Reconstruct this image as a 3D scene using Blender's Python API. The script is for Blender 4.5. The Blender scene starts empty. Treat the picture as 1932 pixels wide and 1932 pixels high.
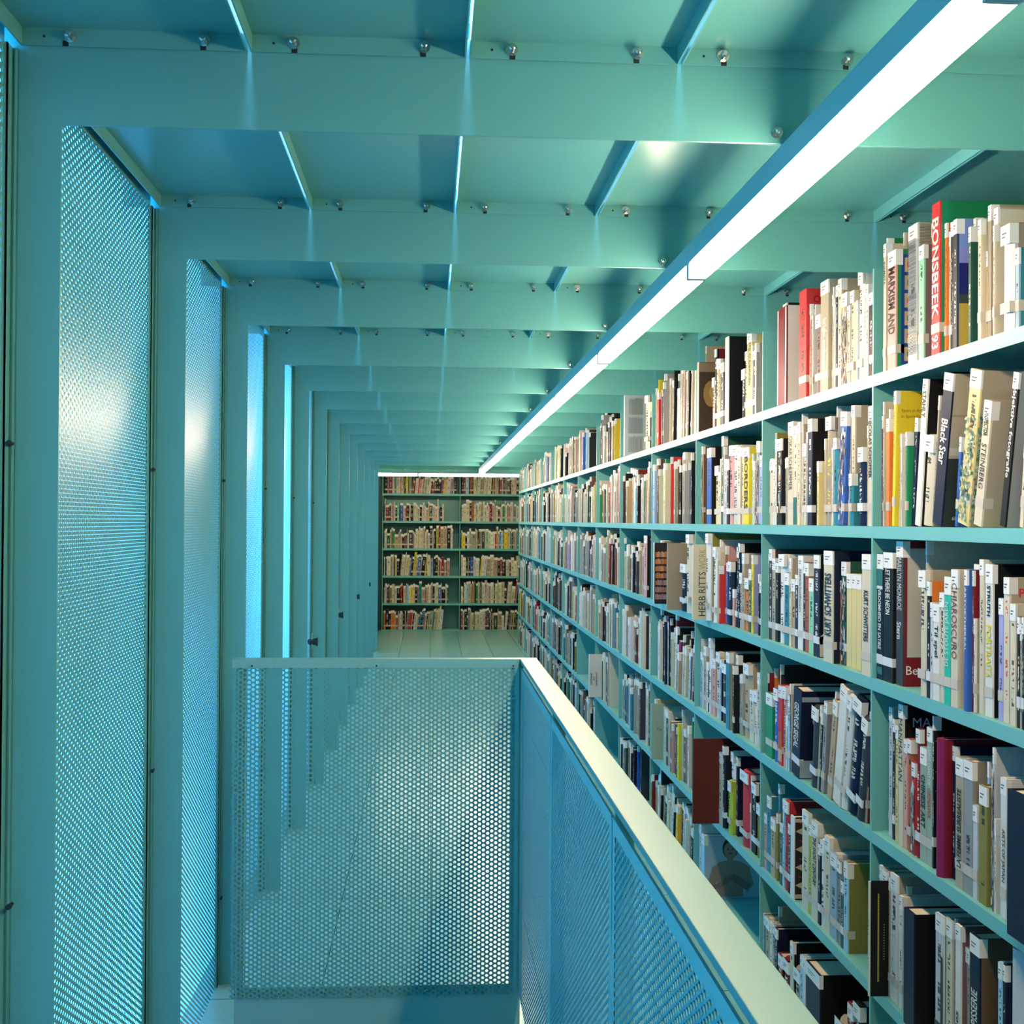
import bpy, math, random
import numpy as np
from mathutils import Matrix, Vector
random.seed(7)
sc = bpy.context.scene
COL = sc.collection
EYE = 1.43                       # eye height above the mezzanine floor
F, YAW, PITCH, ROLL = 2408.8, 0.0639, 0.0071, 0.0069

# ---------------------------------------------------------------- camera, sky, exposure
def cam_axes():
    fw = Vector((math.sin(YAW)*math.cos(PITCH), math.cos(YAW)*math.cos(PITCH), math.sin(PITCH)))
    r0 = Vector((math.cos(YAW), -math.sin(YAW), 0)); u0 = r0.cross(fw)
    r = math.cos(ROLL)*r0 + math.sin(ROLL)*u0
    u = -math.sin(ROLL)*r0 + math.cos(ROLL)*u0
    return r, u, fw
AX = cam_axes()
cd = bpy.data.cameras.new('camera'); cam = bpy.data.objects.new('camera', cd); COL.objects.link(cam)
cd.sensor_width = 36; cd.sensor_fit = 'HORIZONTAL'; cd.lens = F/1932*36; cd.clip_start = 0.02
cam.matrix_world = Matrix.Translation((0, 0, EYE)) @ Matrix((AX[0], AX[1], -AX[2])).transposed().to_4x4()
sc.camera = cam
sc.view_settings.view_transform = 'Standard'; sc.view_settings.look = 'None'
sc.view_settings.gamma = 1; sc.view_settings.exposure = 0.0
world = bpy.data.worlds.new('World'); sc.world = world; world.use_nodes = True
wb = world.node_tree.nodes['Background']
wb.inputs[0].default_value = (0.05, 0.41, 1.0, 1); wb.inputs[1].default_value = 9.0
sc.cycles.max_bounces = 7; sc.cycles.diffuse_bounces = 5; sc.cycles.glossy_bounces = 3; sc.cycles.adaptive_threshold = 0.03; sc.cycles.transparent_max_bounces = 16
sc.cycles.sample_clamp_indirect = 6.0; sc.cycles.use_denoising = True
LAMP_E = 68.0; SLOT_W = 34.0

# ---------------------------------------------------------------- geometry constants
XL, XLO, XW = -0.566, -0.630, -0.644       # post inner edge, outer edge, perforated wall
ZB, ZJ, ZC = 0.600+EYE, 0.718+EYE, 0.745+EYE   # beam underside, flange joint, ceiling plate
Y0 = 1.984; NF = 13                        # first frame in view, frames in view
XR = 1.0354; XBK = 1.39                    # shelf fronts, shelf backs
YU = 2.933                                 # upright between the two closest bays
LEV = [0.3492+EYE-0.3557*k for k in range(5)] + [0.012]
YBK = 16.62                                # front of the cross shelving at the far end
RX, RXO, RY, RZ = 0.256, 0.301, 3.546, -0.384+EYE
ZDROP = -1.3                               # floor of the stair void
RIBX = [-0.62, -0.283, 0.053, 0.386, 0.720, 1.054]

# ---------------------------------------------------------------- helpers
def mat(name):
    m = bpy.data.materials.new(name); m.use_nodes = True
    return m, m.node_tree.nodes, m.node_tree.links, m.node_tree.nodes['Principled BSDF']
def simple(name, col, rough=0.5, metal=0.0, spec=0.5):
    m, n, l, b = mat(name)
    b.inputs['Base Color'].default_value = (*col, 1); b.inputs['Roughness'].default_value = rough
    b.inputs['Metallic'].default_value = metal; b.inputs['Specular IOR Level'].default_value = spec
    return m
def M_(n, l, op, a, b=None, c=None):
    x = n.new('ShaderNodeMath'); x.operation = op
    for i, v in enumerate((a, b, c)):
        if v is None: continue
        if isinstance(v, (int, float)): x.inputs[i].default_value = v
        else: l.new(v, x.inputs[i])
    return x.outputs[0]
PAINT = (0.108, 0.36, 0.335)
def paint(name, col=PAINT, rough=0.36, vary=0.05):
    m, n, l, b = mat(name)
    tc = n.new('ShaderNodeTexCoord'); nz = n.new('ShaderNodeTexNoise'); nz.inputs['Scale'].default_value = 2.3; nz.inputs['Detail'].default_value = 4
    l.new(tc.outputs['Object'], nz.inputs['Vector'])
    mx = n.new('ShaderNodeMix'); mx.data_type = 'RGBA'
    mx.inputs[6].default_value = (*[c*(1-vary) for c in col], 1); mx.inputs[7].default_value = (*[c*(1+vary) for c in col], 1)
    l.new(nz.outputs['Fac'], mx.inputs[0]); l.new(mx.outputs[2], b.inputs['Base Color'])
    b.inputs['Roughness'].default_value = rough; b.inputs['Specular IOR Level'].default_value = 0.5
    nz2 = n.new('ShaderNodeTexNoise'); nz2.inputs['Scale'].default_value = 260; l.new(tc.outputs['Object'], nz2.inputs['Vector'])
    bp = n.new('ShaderNodeBump'); bp.inputs['Strength'].default_value = 0.04; bp.inputs['Distance'].default_value = 0.002
    l.new(nz2.outputs['Fac'], bp.inputs['Height']); l.new(bp.outputs['Normal'], b.inputs['Normal'])
    return m
def perforated(name, pitch, rad, rough=0.34):
    """painted sheet with staggered round holes, laid out in the sheet's own metric UVs"""
    m = paint(name, PAINT, rough); n = m.node_tree.nodes; l = m.node_tree.links; b = n['Principled BSDF']; out = n['Material Output']
    uv = n.new('ShaderNodeUVMap'); uv.uv_map = 'UVMap'; sp = n.new('ShaderNodeSeparateXYZ'); l.new(uv.outputs[0], sp.inputs[0])
    c = pitch*0.8660254
    u = M_(n, l, 'DIVIDE', sp.outputs[0], c); v = M_(n, l, 'DIVIDE', sp.outputs[1], pitch)
    def lat(u_, v_):
        h = M_(n, l, 'MULTIPLY', u_, 0.5); du = M_(n, l, 'MULTIPLY', M_(n, l, 'SUBTRACT', h, M_(n, l, 'ROUND', h)), 2*c)
        dv = M_(n, l, 'MULTIPLY', M_(n, l, 'SUBTRACT', v_, M_(n, l, 'ROUND', v_)), pitch)
        return M_(n, l, 'ADD', M_(n, l, 'MULTIPLY', du, du), M_(n, l, 'MULTIPLY', dv, dv))
    d = M_(n, l, 'MINIMUM', lat(u, v), lat(M_(n, l, 'ADD', u, 1.0), M_(n, l, 'ADD', v, 0.5)))
    hole = M_(n, l, 'LESS_THAN', d, rad*rad)
    tr = n.new('ShaderNodeBsdfTransparent'); mx = n.new('ShaderNodeMixShader')
    l.new(hole, mx.inputs[0]); l.new(b.outputs[0], mx.inputs[1]); l.new(tr.outputs[0], mx.inputs[2]); l.new(mx.outputs[0], out.inputs[0])
    return m
MT = {}
MT['paint'] = paint('teal_paint')
MT['ceil'] = paint('teal_paint_ceiling', PAINT, 0.30)
MT['shelf'] = paint('teal_paint_shelf', (0.135, 0.39, 0.355), 0.42)
MT['lamp_body'] = paint('teal_paint_lamp', (0.16, 0.36, 0.38), 0.4)
MT['rail'] = paint('teal_paint_rail', (0.21, 0.435, 0.38), 0.30)
MT['holes_wall'] = perforated('perforated_wall_sheet', 0.0150, 0.0044, 0.30)
MT['holes_front'] = perforated('perforated_rail_sheet', 0.0131, 0.0044)
MT['rail_top'] = paint('teal_paint_rail_top', (0.110, 0.255, 0.215), 0.36)
MT['chrome'] = simple('zinc_steel', (0.62, 0.60, 0.57), 0.16, 1.0)
MT['black'] = simple('black_rubber', (0.006, 0.006, 0.007), 0.45)
MT['dark'] = simple('dark_hole', (0.005, 0.012, 0.014), 0.8)
MT['page'] = simple('book_paper', (0.58, 0.49, 0.36), 0.85)
m, n, l, b = mat('lamp_diffuser'); MT['glow'] = m
b.inputs['Base Color'].default_value = (0.9, 0.88, 0.82, 1); b.inputs['Roughness'].default_value = 0.4
b.inputs['Emission Color'].default_value = (1.0, 0.78, 0.54, 1)
tc = n.new('ShaderNodeTexCoord'); sp = n.new('ShaderNodeSeparateXYZ'); l.new(tc.outputs['Object'], sp.inputs[0])
rp = n.new('ShaderNodeMapRange'); rp.interpolation_type = 'SMOOTHSTEP'; l.new(sp.outputs[2], rp.inputs[0])   # the tube sits low in the diffuser: its rim by the housing glows less
for i_, v_ in ((1, -0.041), (2, -0.050), (3, 0.035), (4, 1.0)): rp.inputs[i_].default_value = v_
ax_ = M_(n, l, 'MAXIMUM', M_(n, l, 'ABSOLUTE', sp.outputs[0]), M_(n, l, 'ABSOLUTE', sp.outputs[1]))   # distance from the lamp's own start, whichever way it runs
rq = n.new('ShaderNodeMapRange'); rq.interpolation_type = 'SMOOTHSTEP'; l.new(M_(n, l, 'MINIMUM', ax_, M_(n, l, 'SUBTRACT', 1.485, ax_)), rq.inputs[0])
for i_, v_ in ((1, 0.008), (2, 0.07), (3, 0.03), (4, 1.0)): rq.inputs[i_].default_value = v_
l.new(M_(n, l, 'MULTIPLY', M_(n, l, 'MULTIPLY', rp.outputs[0], rq.outputs[0]), LAMP_E), b.inputs['Emission Strength'])
# floor: raised metal tiles 1/3 m wide and one bay long, thin dark joints
m = paint('teal_floor', (0.20, 0.44, 0.41), 0.22); MT['floor'] = m; n = m.node_tree.nodes; l = m.node_tree.links; b = n['Principled BSDF']
tc = n.new('ShaderNodeTexCoord'); sp = n.new('ShaderNodeSeparateXYZ'); l.new(tc.outputs['Object'], sp.inputs[0])
def joint(o, off, step, w):
    t = M_(n, l, 'DIVIDE', M_(n, l, 'SUBTRACT', o, off), step); t = M_(n, l, 'ABSOLUTE', M_(n, l, 'SUBTRACT', t, M_(n, l, 'ROUND', t)))
    return M_(n, l, 'LESS_THAN', t, w/step/2)
j = M_(n, l, 'MAXIMUM', joint(sp.outputs[0], 0.012, 1/3, 0.004), joint(sp.outputs[1], 0.86, 1.0, 0.004))
src = b.inputs['Base Color'].links[0].from_socket; mx = n.new('ShaderNodeMix'); mx.data_type = 'RGBA'
l.new(j, mx.inputs[0]); l.new(src, mx.inputs[6]); mx.inputs[7].default_value = (0.01, 0.03, 0.03, 1); l.new(mx.outputs[2], b.inputs['Base Color'])
# book material: colours come from face attributes; small print is a strip of irregular marks down the spine
m, n, l, b = mat('printed_book'); MT['book'] = m
a1 = n.new('ShaderNodeAttribute'); a1.attribute_name = 'Col'; a2 = n.new('ShaderNodeAttribute'); a2.attribute_name = 'Ink'
a3 = n.new('ShaderNodeAttribute'); a3.attribute_name = 'Prm'; uv = n.new('ShaderNodeUVMap'); uv.uv_map = 'UVMap'
su = n.new('ShaderNodeSeparateXYZ'); l.new(uv.outputs[0], su.inputs[0]); sp = n.new('ShaderNodeSeparateXYZ'); l.new(a3.outputs['Vector'], sp.inputs[0])
cb = n.new('ShaderNodeCombineXYZ'); l.new(M_(n, l, 'MULTIPLY', su.outputs[0], 2.2), cb.inputs[0]); l.new(M_(n, l, 'MULTIPLY', su.outputs[1], 190), cb.inputs[1]); l.new(sp.outputs[0], cb.inputs[2])
nz = n.new('ShaderNodeTexNoise'); nz.inputs['Scale'].default_value = 1.0; nz.inputs['Detail'].default_value = 1.0; l.new(cb.outputs[0], nz.inputs['Vector'])
cb2 = n.new('ShaderNodeCombineXYZ'); l.new(M_(n, l, 'MULTIPLY', su.outputs[1], 22), cb2.inputs[1]); l.new(M_(n, l, 'ADD', sp.outputs[0], 31), cb2.inputs[2])
nw = n.new('ShaderNodeTexNoise'); nw.inputs['Scale'].default_value = 1.0; nw.inputs['Detail'].default_value = 0.0; l.new(cb2.outputs[0], nw.inputs['Vector'])
k = M_(n, l, 'GREATER_THAN', nz.outputs['Fac'], 0.5); k = M_(n, l, 'MULTIPLY', k, M_(n, l, 'GREATER_THAN', nw.outputs['Fac'], 0.46))
k = M_(n, l, 'MULTIPLY', k, M_(n, l, 'LESS_THAN', M_(n, l, 'ABSOLUTE', M_(n, l, 'SUBTRACT', su.outputs[0], 0.5)), 0.19))
k = M_(n, l, 'MULTIPLY', k, M_(n, l, 'GREATER_THAN', su.outputs[1], sp.outputs[1])); k = M_(n, l, 'MULTIPLY', k, M_(n, l, 'LESS_THAN', su.outputs[1], sp.outputs[2]))
mx = n.new('ShaderNodeMix'); mx.data_type = 'RGBA'; l.new(M_(n, l, 'MULTIPLY', k, 0.92), mx.inputs[0]); l.new(a1.outputs['Color'], mx.inputs[6]); l.new(a2.outputs['Color'], mx.inputs[7])
l.new(mx.outputs[2], b.inputs['Base Color']); b.inputs['Roughness'].default_value = 0.5; b.inputs['Specular IOR Level'].default_value = 0.22

class MB:
    """collects shapes and links them as one mesh object"""
    def __init__(s): s.v = []; s.f = []; s.mi = []; s.uv = []
    def quad(s, pts, mi=0, uv=None):
        i = len(s.v); s.v += [tuple(p) for p in pts]; s.f.append(tuple(range(i, i+len(pts)))); s.mi.append(mi)
        s.uv += uv if uv else [(0, 0)]*len(pts)
    def box(s, a, b, mi=0, uvax=None):
        x0, y0, z0 = [min(a[i], b[i]) for i in range(3)]; x1, y1, z1 = [max(a[i], b[i]) for i in range(3)]
        P = [(x0,y0,z0),(x1,y0,z0),(x1,y1,z0),(x0,y1,z0),(x0,y0,z1),(x1,y0,z1),(x1,y1,z1),(x0,y1,z1)]
        for q in ((0,3,2,1),(4,5,6,7),(0,1,5,4),(2,3,7,6),(1,2,6,5),(3,0,4,7)):
            pts = [P[i] for i in q]
            s.quad(pts, mi, [(p[uvax[0]], p[uvax[1]]) for p in pts] if uvax else None)
    def prism(s, poly, ax, lo, hi, mi=0):
        """poly: list of 2D points in the two other axes, extruded along ax"""
        o = [i for i in range(3) if i != ax]
        def P(p, t):
            q = [0, 0, 0]; q[o[0]] = p[0]; q[o[1]] = p[1]; q[ax] = t; return tuple(q)
        k = len(poly); s.quad([P(p, lo) for p in poly], mi); s.quad([P(p, hi) for p in reversed(poly)], mi)
        for i in range(k):
            a, b = poly[i], poly[(i+1) % k]; s.quad([P(a, hi), P(b, hi), P(b, lo), P(a, lo)][::-1], mi)
    def cyl(s, c, ax, r, lo, hi, k=14, mi=0, r2=None):
        poly = lambda R: [(c[0]+R*math.cos(2*math.pi*i/k), c[1]+R*math.sin(2*math.pi*i/k)) for i in range(k)]
        if r2 is None: s.prism(poly(r), ax, lo, hi, mi); return
        o = [i for i in range(3) if i != ax]
        def P(p, t):
            q = [0, 0, 0]; q[o[0]] = p[0]; q[o[1]] = p[1]; q[ax] = t; return tuple(q)
        A, B = poly(r), poly(r2)
        s.quad([P(p, lo) for p in A], mi); s.quad([P(p, hi) for p in reversed(B)], mi)
        for i in range(k): s.quad([P(A[i], lo), P(A[(i+1) % k], lo), P(B[(i+1) % k], hi), P(B[i], hi)], mi)
    def build(s, name, mats, parent=None, loc=None, bevel=0, weld=True):
        me = bpy.data.meshes.new(name); me.from_pydata(s.v, [], s.f)
        for m_ in (mats if isinstance(mats, (list, tuple)) else [mats]): me.materials.append(m_)
        me.polygons.foreach_set('material_index', s.mi)
        ul = me.uv_layers.new(name='UVMap'); ul.data.foreach_set('uv', np.array(s.uv, dtype=np.float32).ravel())
        me.validate(); me.update()
        if bevel:
            import bmesh
            bm = bmesh.new(); bm.from_mesh(me); bmesh.ops.remove_doubles(bm, verts=bm.verts, dist=1e-5)
            bmesh.ops.recalc_face_normals(bm, faces=bm.faces); bm.to_mesh(me); bm.free()
        o = bpy.data.objects.new(name, me); COL.objects.link(o)
        if parent: o.parent = parent
        if loc: o.location = loc
        if bevel:
            md = o.modifiers.new('soft_edges', 'BEVEL'); md.width = bevel; md.segments = 2; md.limit_method = 'ANGLE'; md.angle_limit = 0.6
        return o
def tag(o, label=None, cat=None, group=None, kind=None):
    if label: o['label'] = label
    if cat: o['category'] = cat
    if group: o['group'] = group
    if kind: o['kind'] = kind
    return o
def empty(name, loc=(0, 0, 0), rot=None):
    o = bpy.data.objects.new(name, None); COL.objects.link(o); o.location = loc; o.empty_display_size = 0.05
    if rot: o.rotation_euler = rot
    return o
ORD = 'first second third fourth fifth sixth seventh eighth ninth tenth eleventh twelfth thirteenth fourteenth fifteenth sixteenth seventeenth'.split()

# ---------------------------------------------------------------- floor and shell
YS, YE = -3.4, YBK+0.42
b = MB(); b.box((RX+0.012, YS, -0.05), (XBK, RY+0.03, 0)); b.box((-0.70, RY+0.03, -0.05), (XBK, 15.0, 0)); b.box((-0.74, 15.0, -0.05), (3.2, YE, 0))
tag(b.build('floor', MT['floor']), 'pale teal metal floor of long tiles with thin dark joints', kind='structure')
b = MB(); b.box((-0.70, RY+0.006, -0.42), (RX+0.03, RY+0.03, -0.0)); b.box((RX+0.006, YS, -0.42), (RX+0.03, RY+0.006, -0.0))
b.box((-0.70, RY+0.03, -0.42), (1.4, RY+0.25, -0.05)); b.box((RX+0.03, YS, -0.42), (1.4, RY+0.03, -0.05))
tag(b.build('trim_1', MT['paint']), 'smooth teal fascia closing the slab edge around the stair void', kind='structure')
b = MB(); b.box((-0.72, YS, ZDROP-0.05), (1.4, RY+1.2, ZDROP)); b.box((-0.72, RY+1.2, ZDROP), (1.4, RY+1.25, -0.05)); b.box((1.35, YS, ZDROP), (1.4, RY+1.2, -0.05))
b.box((-0.72, YS, ZDROP), (-0.69, RY+1.2, -0.04))
tag(b.build('floor_lower', MT['floor']), 'lower teal floor at the bottom of the stair void', kind='structure')
b = MB(); b.box((-0.72, YS-0.05, ZDROP), (XBK+0.02, YS, ZC+0.05)); tag(b.build('wall_back', MT['paint']), 'teal steel wall closing the corridor behind the viewer', kind='structure')
b = MB(); b.box((-0.79, 14.99, -0.05), (-0.74, YE, ZC+0.05)); b.box((-0.74, 14.97, 0), (-0.64, 15.0, ZC+0.05)); tag(b.build('wall_left_far', MT['paint']), 'teal wall of the cross aisle beyond the last frame', kind='structure')
b = MB(); b.box((3.2, 14.99, -0.05), (3.25, YE, ZC+0.05)); b.box((XBK+0.02, 14.97, 0), (3.2, 15.0, ZC+0.05)); tag(b.build('wall_right_far', MT['paint']), 'teal end wall of the cross aisle behind the long shelving', kind='structure')
b = MB(); b.box((-0.79, YE, -0.05), (3.25, YE+0.05, ZC+0.05)); tag(b.build('wall_far', MT['paint']), 'teal wall behind the far cross shelving', kind='structure')
b = MB(); b.box((XBK+0.02, YS, ZDROP), (XBK+0.06, 14.99, ZC+0.05)); tag(b.build('wall_right', MT['paint']), 'teal steel wall behind the long bookshelves', kind='structure')

# ceiling: folded trays 1/3 m wide between frames, with daylight slots between them
ceil = tag(empty('ceiling', (0, 0, ZC)), 'teal metal tray ceiling with thin daylight slots between trays', kind='structure')
GAP = 0.0023
for i in range(-5, NF):
    ya, yb = Y0+i+0.004, Y0+i+1-0.004
    for k in range(len(RIBX)):
        xa = RIBX[k]+(GAP if k else -0.07); xb = (RIBX[k+1]-GAP) if k+1 < len(RIBX) else XBK+0.02
        b = MB(); b.box((xa, ya, 0), (xb, yb, 0.006))
        lo = ZJ-ZC
        xi = xa if k else RIBX[0]-0.006
        b.box((xi, ya, lo), (xi+0.0025, yb, 0)); b.box((xb-0.0025, ya, lo), (xb, yb, 0))
        b.box((xi+0.0025, yb-0.003, lo), (xb-0.0025, yb, 0)); b.box((xi+0.0025, ya, lo), (xb-0.0025, ya+0.003, 0))
        if i < 7 and i >= -1:                      # notches and spare holes in the tray's end flange
            for x_ in (xi+0.067, xb-0.067):
                if x_ < 1.3: b.box((x_-0.0045, yb-0.0035, lo-0.0002), (x_+0.0045, yb-0.0029, lo+0.008), 1)
            b.cyl((xi+0.035, lo+0.014), 1, 0.002, yb-0.0036, yb-0.0029, 10, 1)
        p = b.build('ceiling_tray', [MT['ceil'], MT['dark']], ceil)
b = MB(); b.box((-0.79, Y0+NF-0.004, 0), (3.25, YE+0.05, 0.03)); b.build('ceiling_plate', MT['ceil'], ceil)
# daylight falling through the slots (rooflights above the trays)
for k, x in enumerate(RIBX[1:]):
    ld = bpy.data.lights.new('slot_daylight', 'AREA'); ld.shape = 'RECTANGLE'; ld.size = 2*GAP-0.001; ld.size_y = NF+5.0
    ld.color = (0.30, 0.60, 1.0); ld.energy = SLOT_W*(2*GAP)*(NF+5)*math.pi
    o = bpy.data.objects.new('slot_daylight', ld); COL.objects.link(o); o.location = (x, Y0-5+(NF+5)/2, ZC+0.004)

# ---------------------------------------------------------------- frames, left wall
def bolt(parent, x, y, z):
    b = MB(); b.cyl((x, z), 1, 0.0082, y-0.007, y, 6); b.cyl((x, z), 1, 0.0096, y-0.0018, y, 20); b.cyl((x, z), 1, 0.0055, y-0.015, y-0.007, 14, r2=0.0055)
    b.cyl((x, z), 1, 0.0035, y-0.017, y-0.015, 14, r2=0.0055)
    return b.build('bolt', MT['chrome'], parent)
for i in range(-5, NF):
    y = Y0+i
    fr = tag(empty('trim_%d' % (i+7), (XL, y, 0)), 'teal steel portal frame, %s from the viewer' % ORD[i] if i >= 0 else 'teal steel portal frame behind the viewer', kind='structure')
    L = lambda p: (p[0]-XL, p[1]-y, p[2])
    z0 = -0.03 if y > RY else -0.42
    b = MB(); b.box(L((XLO, y, z0)), L((XL, y+0.006, ZJ))); b.box(L((XW-0.004, y+0.001, z0)), L((XLO, y+0.006, ZC))); b.build('post', MT['paint'], fr)
    b = MB(); b.box(L((XL, y, ZB)), L((XBK+0.02, y+0.006, ZC+0.03))); b.box(L((XLO-0.08, y, ZJ)), L((XL, y+0.006, ZC+0.03))); b.build('beam', MT['paint'], fr)
    # folded lip at the wall side: narrow return facing the room, shadow gap, raised edge
    b = MB(); b.box(L((XW-0.002, y-0.030, z0)), L((XW+0.006, y-0.024, ZJ-0.004))); b.box(L((XW+0.0045, y-0.030, z0)), L((XW+0.006, y+0.004, ZJ-0.004)))
    b.box(L((XW+0.006, y-0.004, z0)), L((XLO-0.002, y, ZJ-0.004))); b.box(L((XLO-0.004, y-0.008, z0)), L((XLO-0.0025, y, ZJ-0.004))); b.build('side_lip', MT['paint'], fr)
    if i >= 0:
        for k in range(len(RIBX)):
            xs = [RIBX[k]+0.068] + ([RIBX[k+1]-0.068] if k+1 < len(RIBX) else [])
            for x_ in xs: bolt(fr, x_-XL, -0.0072, ZJ+0.0145)
        bolt(fr, 0.542-XL, 0, ZB+0.017)
wl = tag(empty('wall_left', (XW, 0, 0)), 'perforated teal steel wall letting in daylight through round holes', kind='structure')
for i in range(-5, NF+1):
    y = Y0+i; ya, yb = y-1+0.006, y-0.030; z0 = 0.0 if ya > RY else -0.035
    b = MB(); m_ = 0.006
    b.box((-0.0015, ya+m_, z0+m_), (0.0015, yb-m_, ZC-0.03), 0, (1, 2)); b.box((-0.0015, ya+m_, ZC-0.03), (0.0015, yb-m_, ZC+0.004), 1)
    b.box((-0.0016, ya, z0), (0.0016, ya+m_, ZC), 1); b.box((-0.0016, yb-m_, z0), (0.0016, yb, ZC), 1); b.box((-0.0016, ya+m_, z0), (0.0016, yb-m_, z0+m_), 1)
    if i < NF: b.build('perforated_panel', [MT['holes_wall'], MT['paint']], wl)
b = MB(); b.box((-0.02, Y0+NF-1+0.006, 0), (0, 15.0, ZC)); b.build('end_panel', MT['paint'], wl)
# small black screws and the knobs on the wall side
for i, y, z, x in [(0, Y0, EYE+0.112, XW+0.012), (1, Y0+1, EYE+0.112, XW+0.012), (2, Y0+2, EYE+0.118, XW+0.012), (3, Y0+3, EYE+0.118, XW+0.012),
                (0, Y0, EYE-0.583, XLO+0.004), (1, Y0+1, EYE-0.575, XW+0.016), (2, Y0+2, EYE-1.16, XW+0.014), (4, Y0+4, EYE+0.10, XW+0.014), (5, Y0+5, EYE+0.09, XW+0.014)]:
    b = MB(); b.cyl((x, z), 1, 0.0028, y-0.022, y-0.008, 10); b.cyl((x, z), 1, 0.0042, y-0.026, y-0.020, 12)
    o = b.build('thumb_screw', MT['black'])
    tag(o, 'small black screw %s on the %s portal post' % ('at mid height' if z > EYE else 'low down' if z > 0.5 else 'near the floor', ORD[i]), 'screw', 'black screws on the wall posts')
for j, (y, z, c) in enumerate([(6.80, EYE-0.645, 'closest to the railing'), (8.78, EYE-0.650, 'second past the railing'), (10.8, EYE-0.645, 'third past the railing'), (12.8, EYE-0.640, 'furthest down the corridor')]):
    r = tag(empty('door_stop', (XW, y, z)), 'black rubber knob on a pale hook on the perforated wall, %s' % c, 'knob', 'black knobs along the perforated wall')
    b = MB(); b.cyl((0, 0), 0, 0.011, 0.004, 0.018, 16, r2=0.020); b.cyl((0, 0), 0, 0.020, 0.018, 0.024, 16, r2=0.014); b.cyl((0, 0), 0, 0.014, 0.026, 0.05, 16, r2=0.021); b.cyl((0, 0), 0, 0.023, 0.05, 0.056, 18); b.build('rubber_buffer', MT['black'], r)
    b = MB(); b.box((0.022, -0.006, -0.035), (0.026, 0.006, 0.045)); b.box((0.026, -0.006, 0.041), (0.036, 0.006, 0.045)); b.build('hook', MT['rail'], r)

# ---------------------------------------------------------------- lamps
def lamp(x, y, ln, axis, label, grp):
    r = tag(empty('linear_lamp', (x, y, ZB)), label, 'lamp', grp)
    w = 0.019; hb = 0.041; dh = 0.075
    def bx(b, a, c):
        if axis == 0: a = (a[1], a[0], a[2]); c = (c[1], c[0], c[2])
        b.box(a, c)
    b = MB(); bx(b, (-w, 0.0005, -hb), (w, ln-0.0005, -0.0015)); b.build('housing', MT['lamp_body'], r)
    b = MB(); bx(b, (-w+0.0008, 0.0082, -dh), (w-0.0008, ln-0.0082, -hb)); b.build('diffuser', MT['glow'], r)
    for yy in (0.0004, ln-0.0079):
        b = MB(); bx(b, (-w-0.0006, yy, -dh-0.0012), (w+0.0006, yy+0.0075, -hb-0.0003)); b.build('end_cap', MT['lamp_body'], r)
    b = MB()
    for f_ in (0.25, 0.75): bx(b, (-0.012, ln*f_-0.02, -0.0015), (0.012, ln*f_+0.02, 0.003))
    b.build('mounting_clip', MT['chrome'], r)
LL = 1.485; yj = 2.725
k0 = -4
for k in range(k0, 9):
    ya = yj+(k-1)*LL
    if ya+LL > 15.05: break
    lab = 'glowing linear tube lamp under the beams, %s of its row' % (['closest in view', 'second in view', 'third in view', 'fourth in view', 'fifth in view', 'sixth in view', 'seventh in view', 'eighth in view', 'last'][k]) if k >= 0 else 'glowing linear tube lamp behind the viewer, number %d back' % -k
    lamp(0.570, ya, LL, 1, lab, 'tube lamps in the long ceiling row')
for j, (xa, ll_, lab) in enumerate([(-0.15-0.58, 0.58, 'horizontal tube lamp across the far aisle, at its left'), (-0.15, LL, 'horizontal tube lamp across the far aisle, where the long row ends')]):
    lamp(xa, 15.16, ll_, 0, lab, 'tube lamps across the far aisle')
b = MB(); b.box((-0.74, 15.10, ZB), (3.2, 15.106, ZC)); b.build('trim_40', MT['paint'])['kind'] = 'structure'

# ---------------------------------------------------------------- railing round the stair void
rail = tag(empty('guard_railing', (RX, RY, 0)), 'waist high railing of perforated teal panels around the stair void', 'railing')
def RL(p): return (p[0]-RX, p[1]-RY, p[2])
XF = -0.539; ZF = EYE-1.312; Y1 = -1.8
b = MB()
b.box(RL((XF, RY+0.0, RZ-0.010)), RL((RXO, RY+0.04, RZ))); b.box(RL((RX-0.003, Y1, RZ-0.010)), RL((RXO, RY, RZ))); b.box(RL((RXO-0.003, Y1, RZ-0.03)), RL((RXO, RY+0.04, RZ-0.010))); b.box(RL((XF, RY+0.037, RZ-0.03)), RL((RXO, RY+0.04, RZ-0.010)))
b.build('top_rail', MT['rail_top'], rail, bevel=0.0012)
b = MB(); zt = RZ-0.010
b.box(RL((XF, RY-0.003, RZ-0.024)), RL((RX-0.006, RY, RZ-0.001)), 1)
b.box(RL((XF+0.0, RY-0.003, ZF)), RL((RX-0.032, RY, RZ-0.024)), 0, (0, 2)); b.box(RL((RX-0.032, RY-0.003, ZF)), RL((RX-0.016, RY, RZ-0.024)), 0, (0, 2)); b.box(RL((RX-0.016, RY-0.003, ZF)), RL((RX-0.006, RY, RZ-0.024)), 1)
fpan = b.build('front_panel', [MT['holes_front'], MT['rail']], rail)
b = MB(); b.box(RL((XF+0.012, RY+0.002, 0)), RL((XF+0.036, RY+0.03, RZ-0.012))); b.build('post', MT['rail'], rail)
b = MB(); b.box(RL((RX-0.026, RY+0.002, 0)), RL((RX+0.002, RY+0.03, RZ-0.012))); b.build('post', MT['rail'], rail)
b = MB(); b.box(RL((XF+0.036, RY+0.002, 0.0)), RL((RX-0.026, RY+0.006, 0.165-0.02))); b.build('kick_plate', MT['rail'], rail)
yy = RY-0.004
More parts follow.
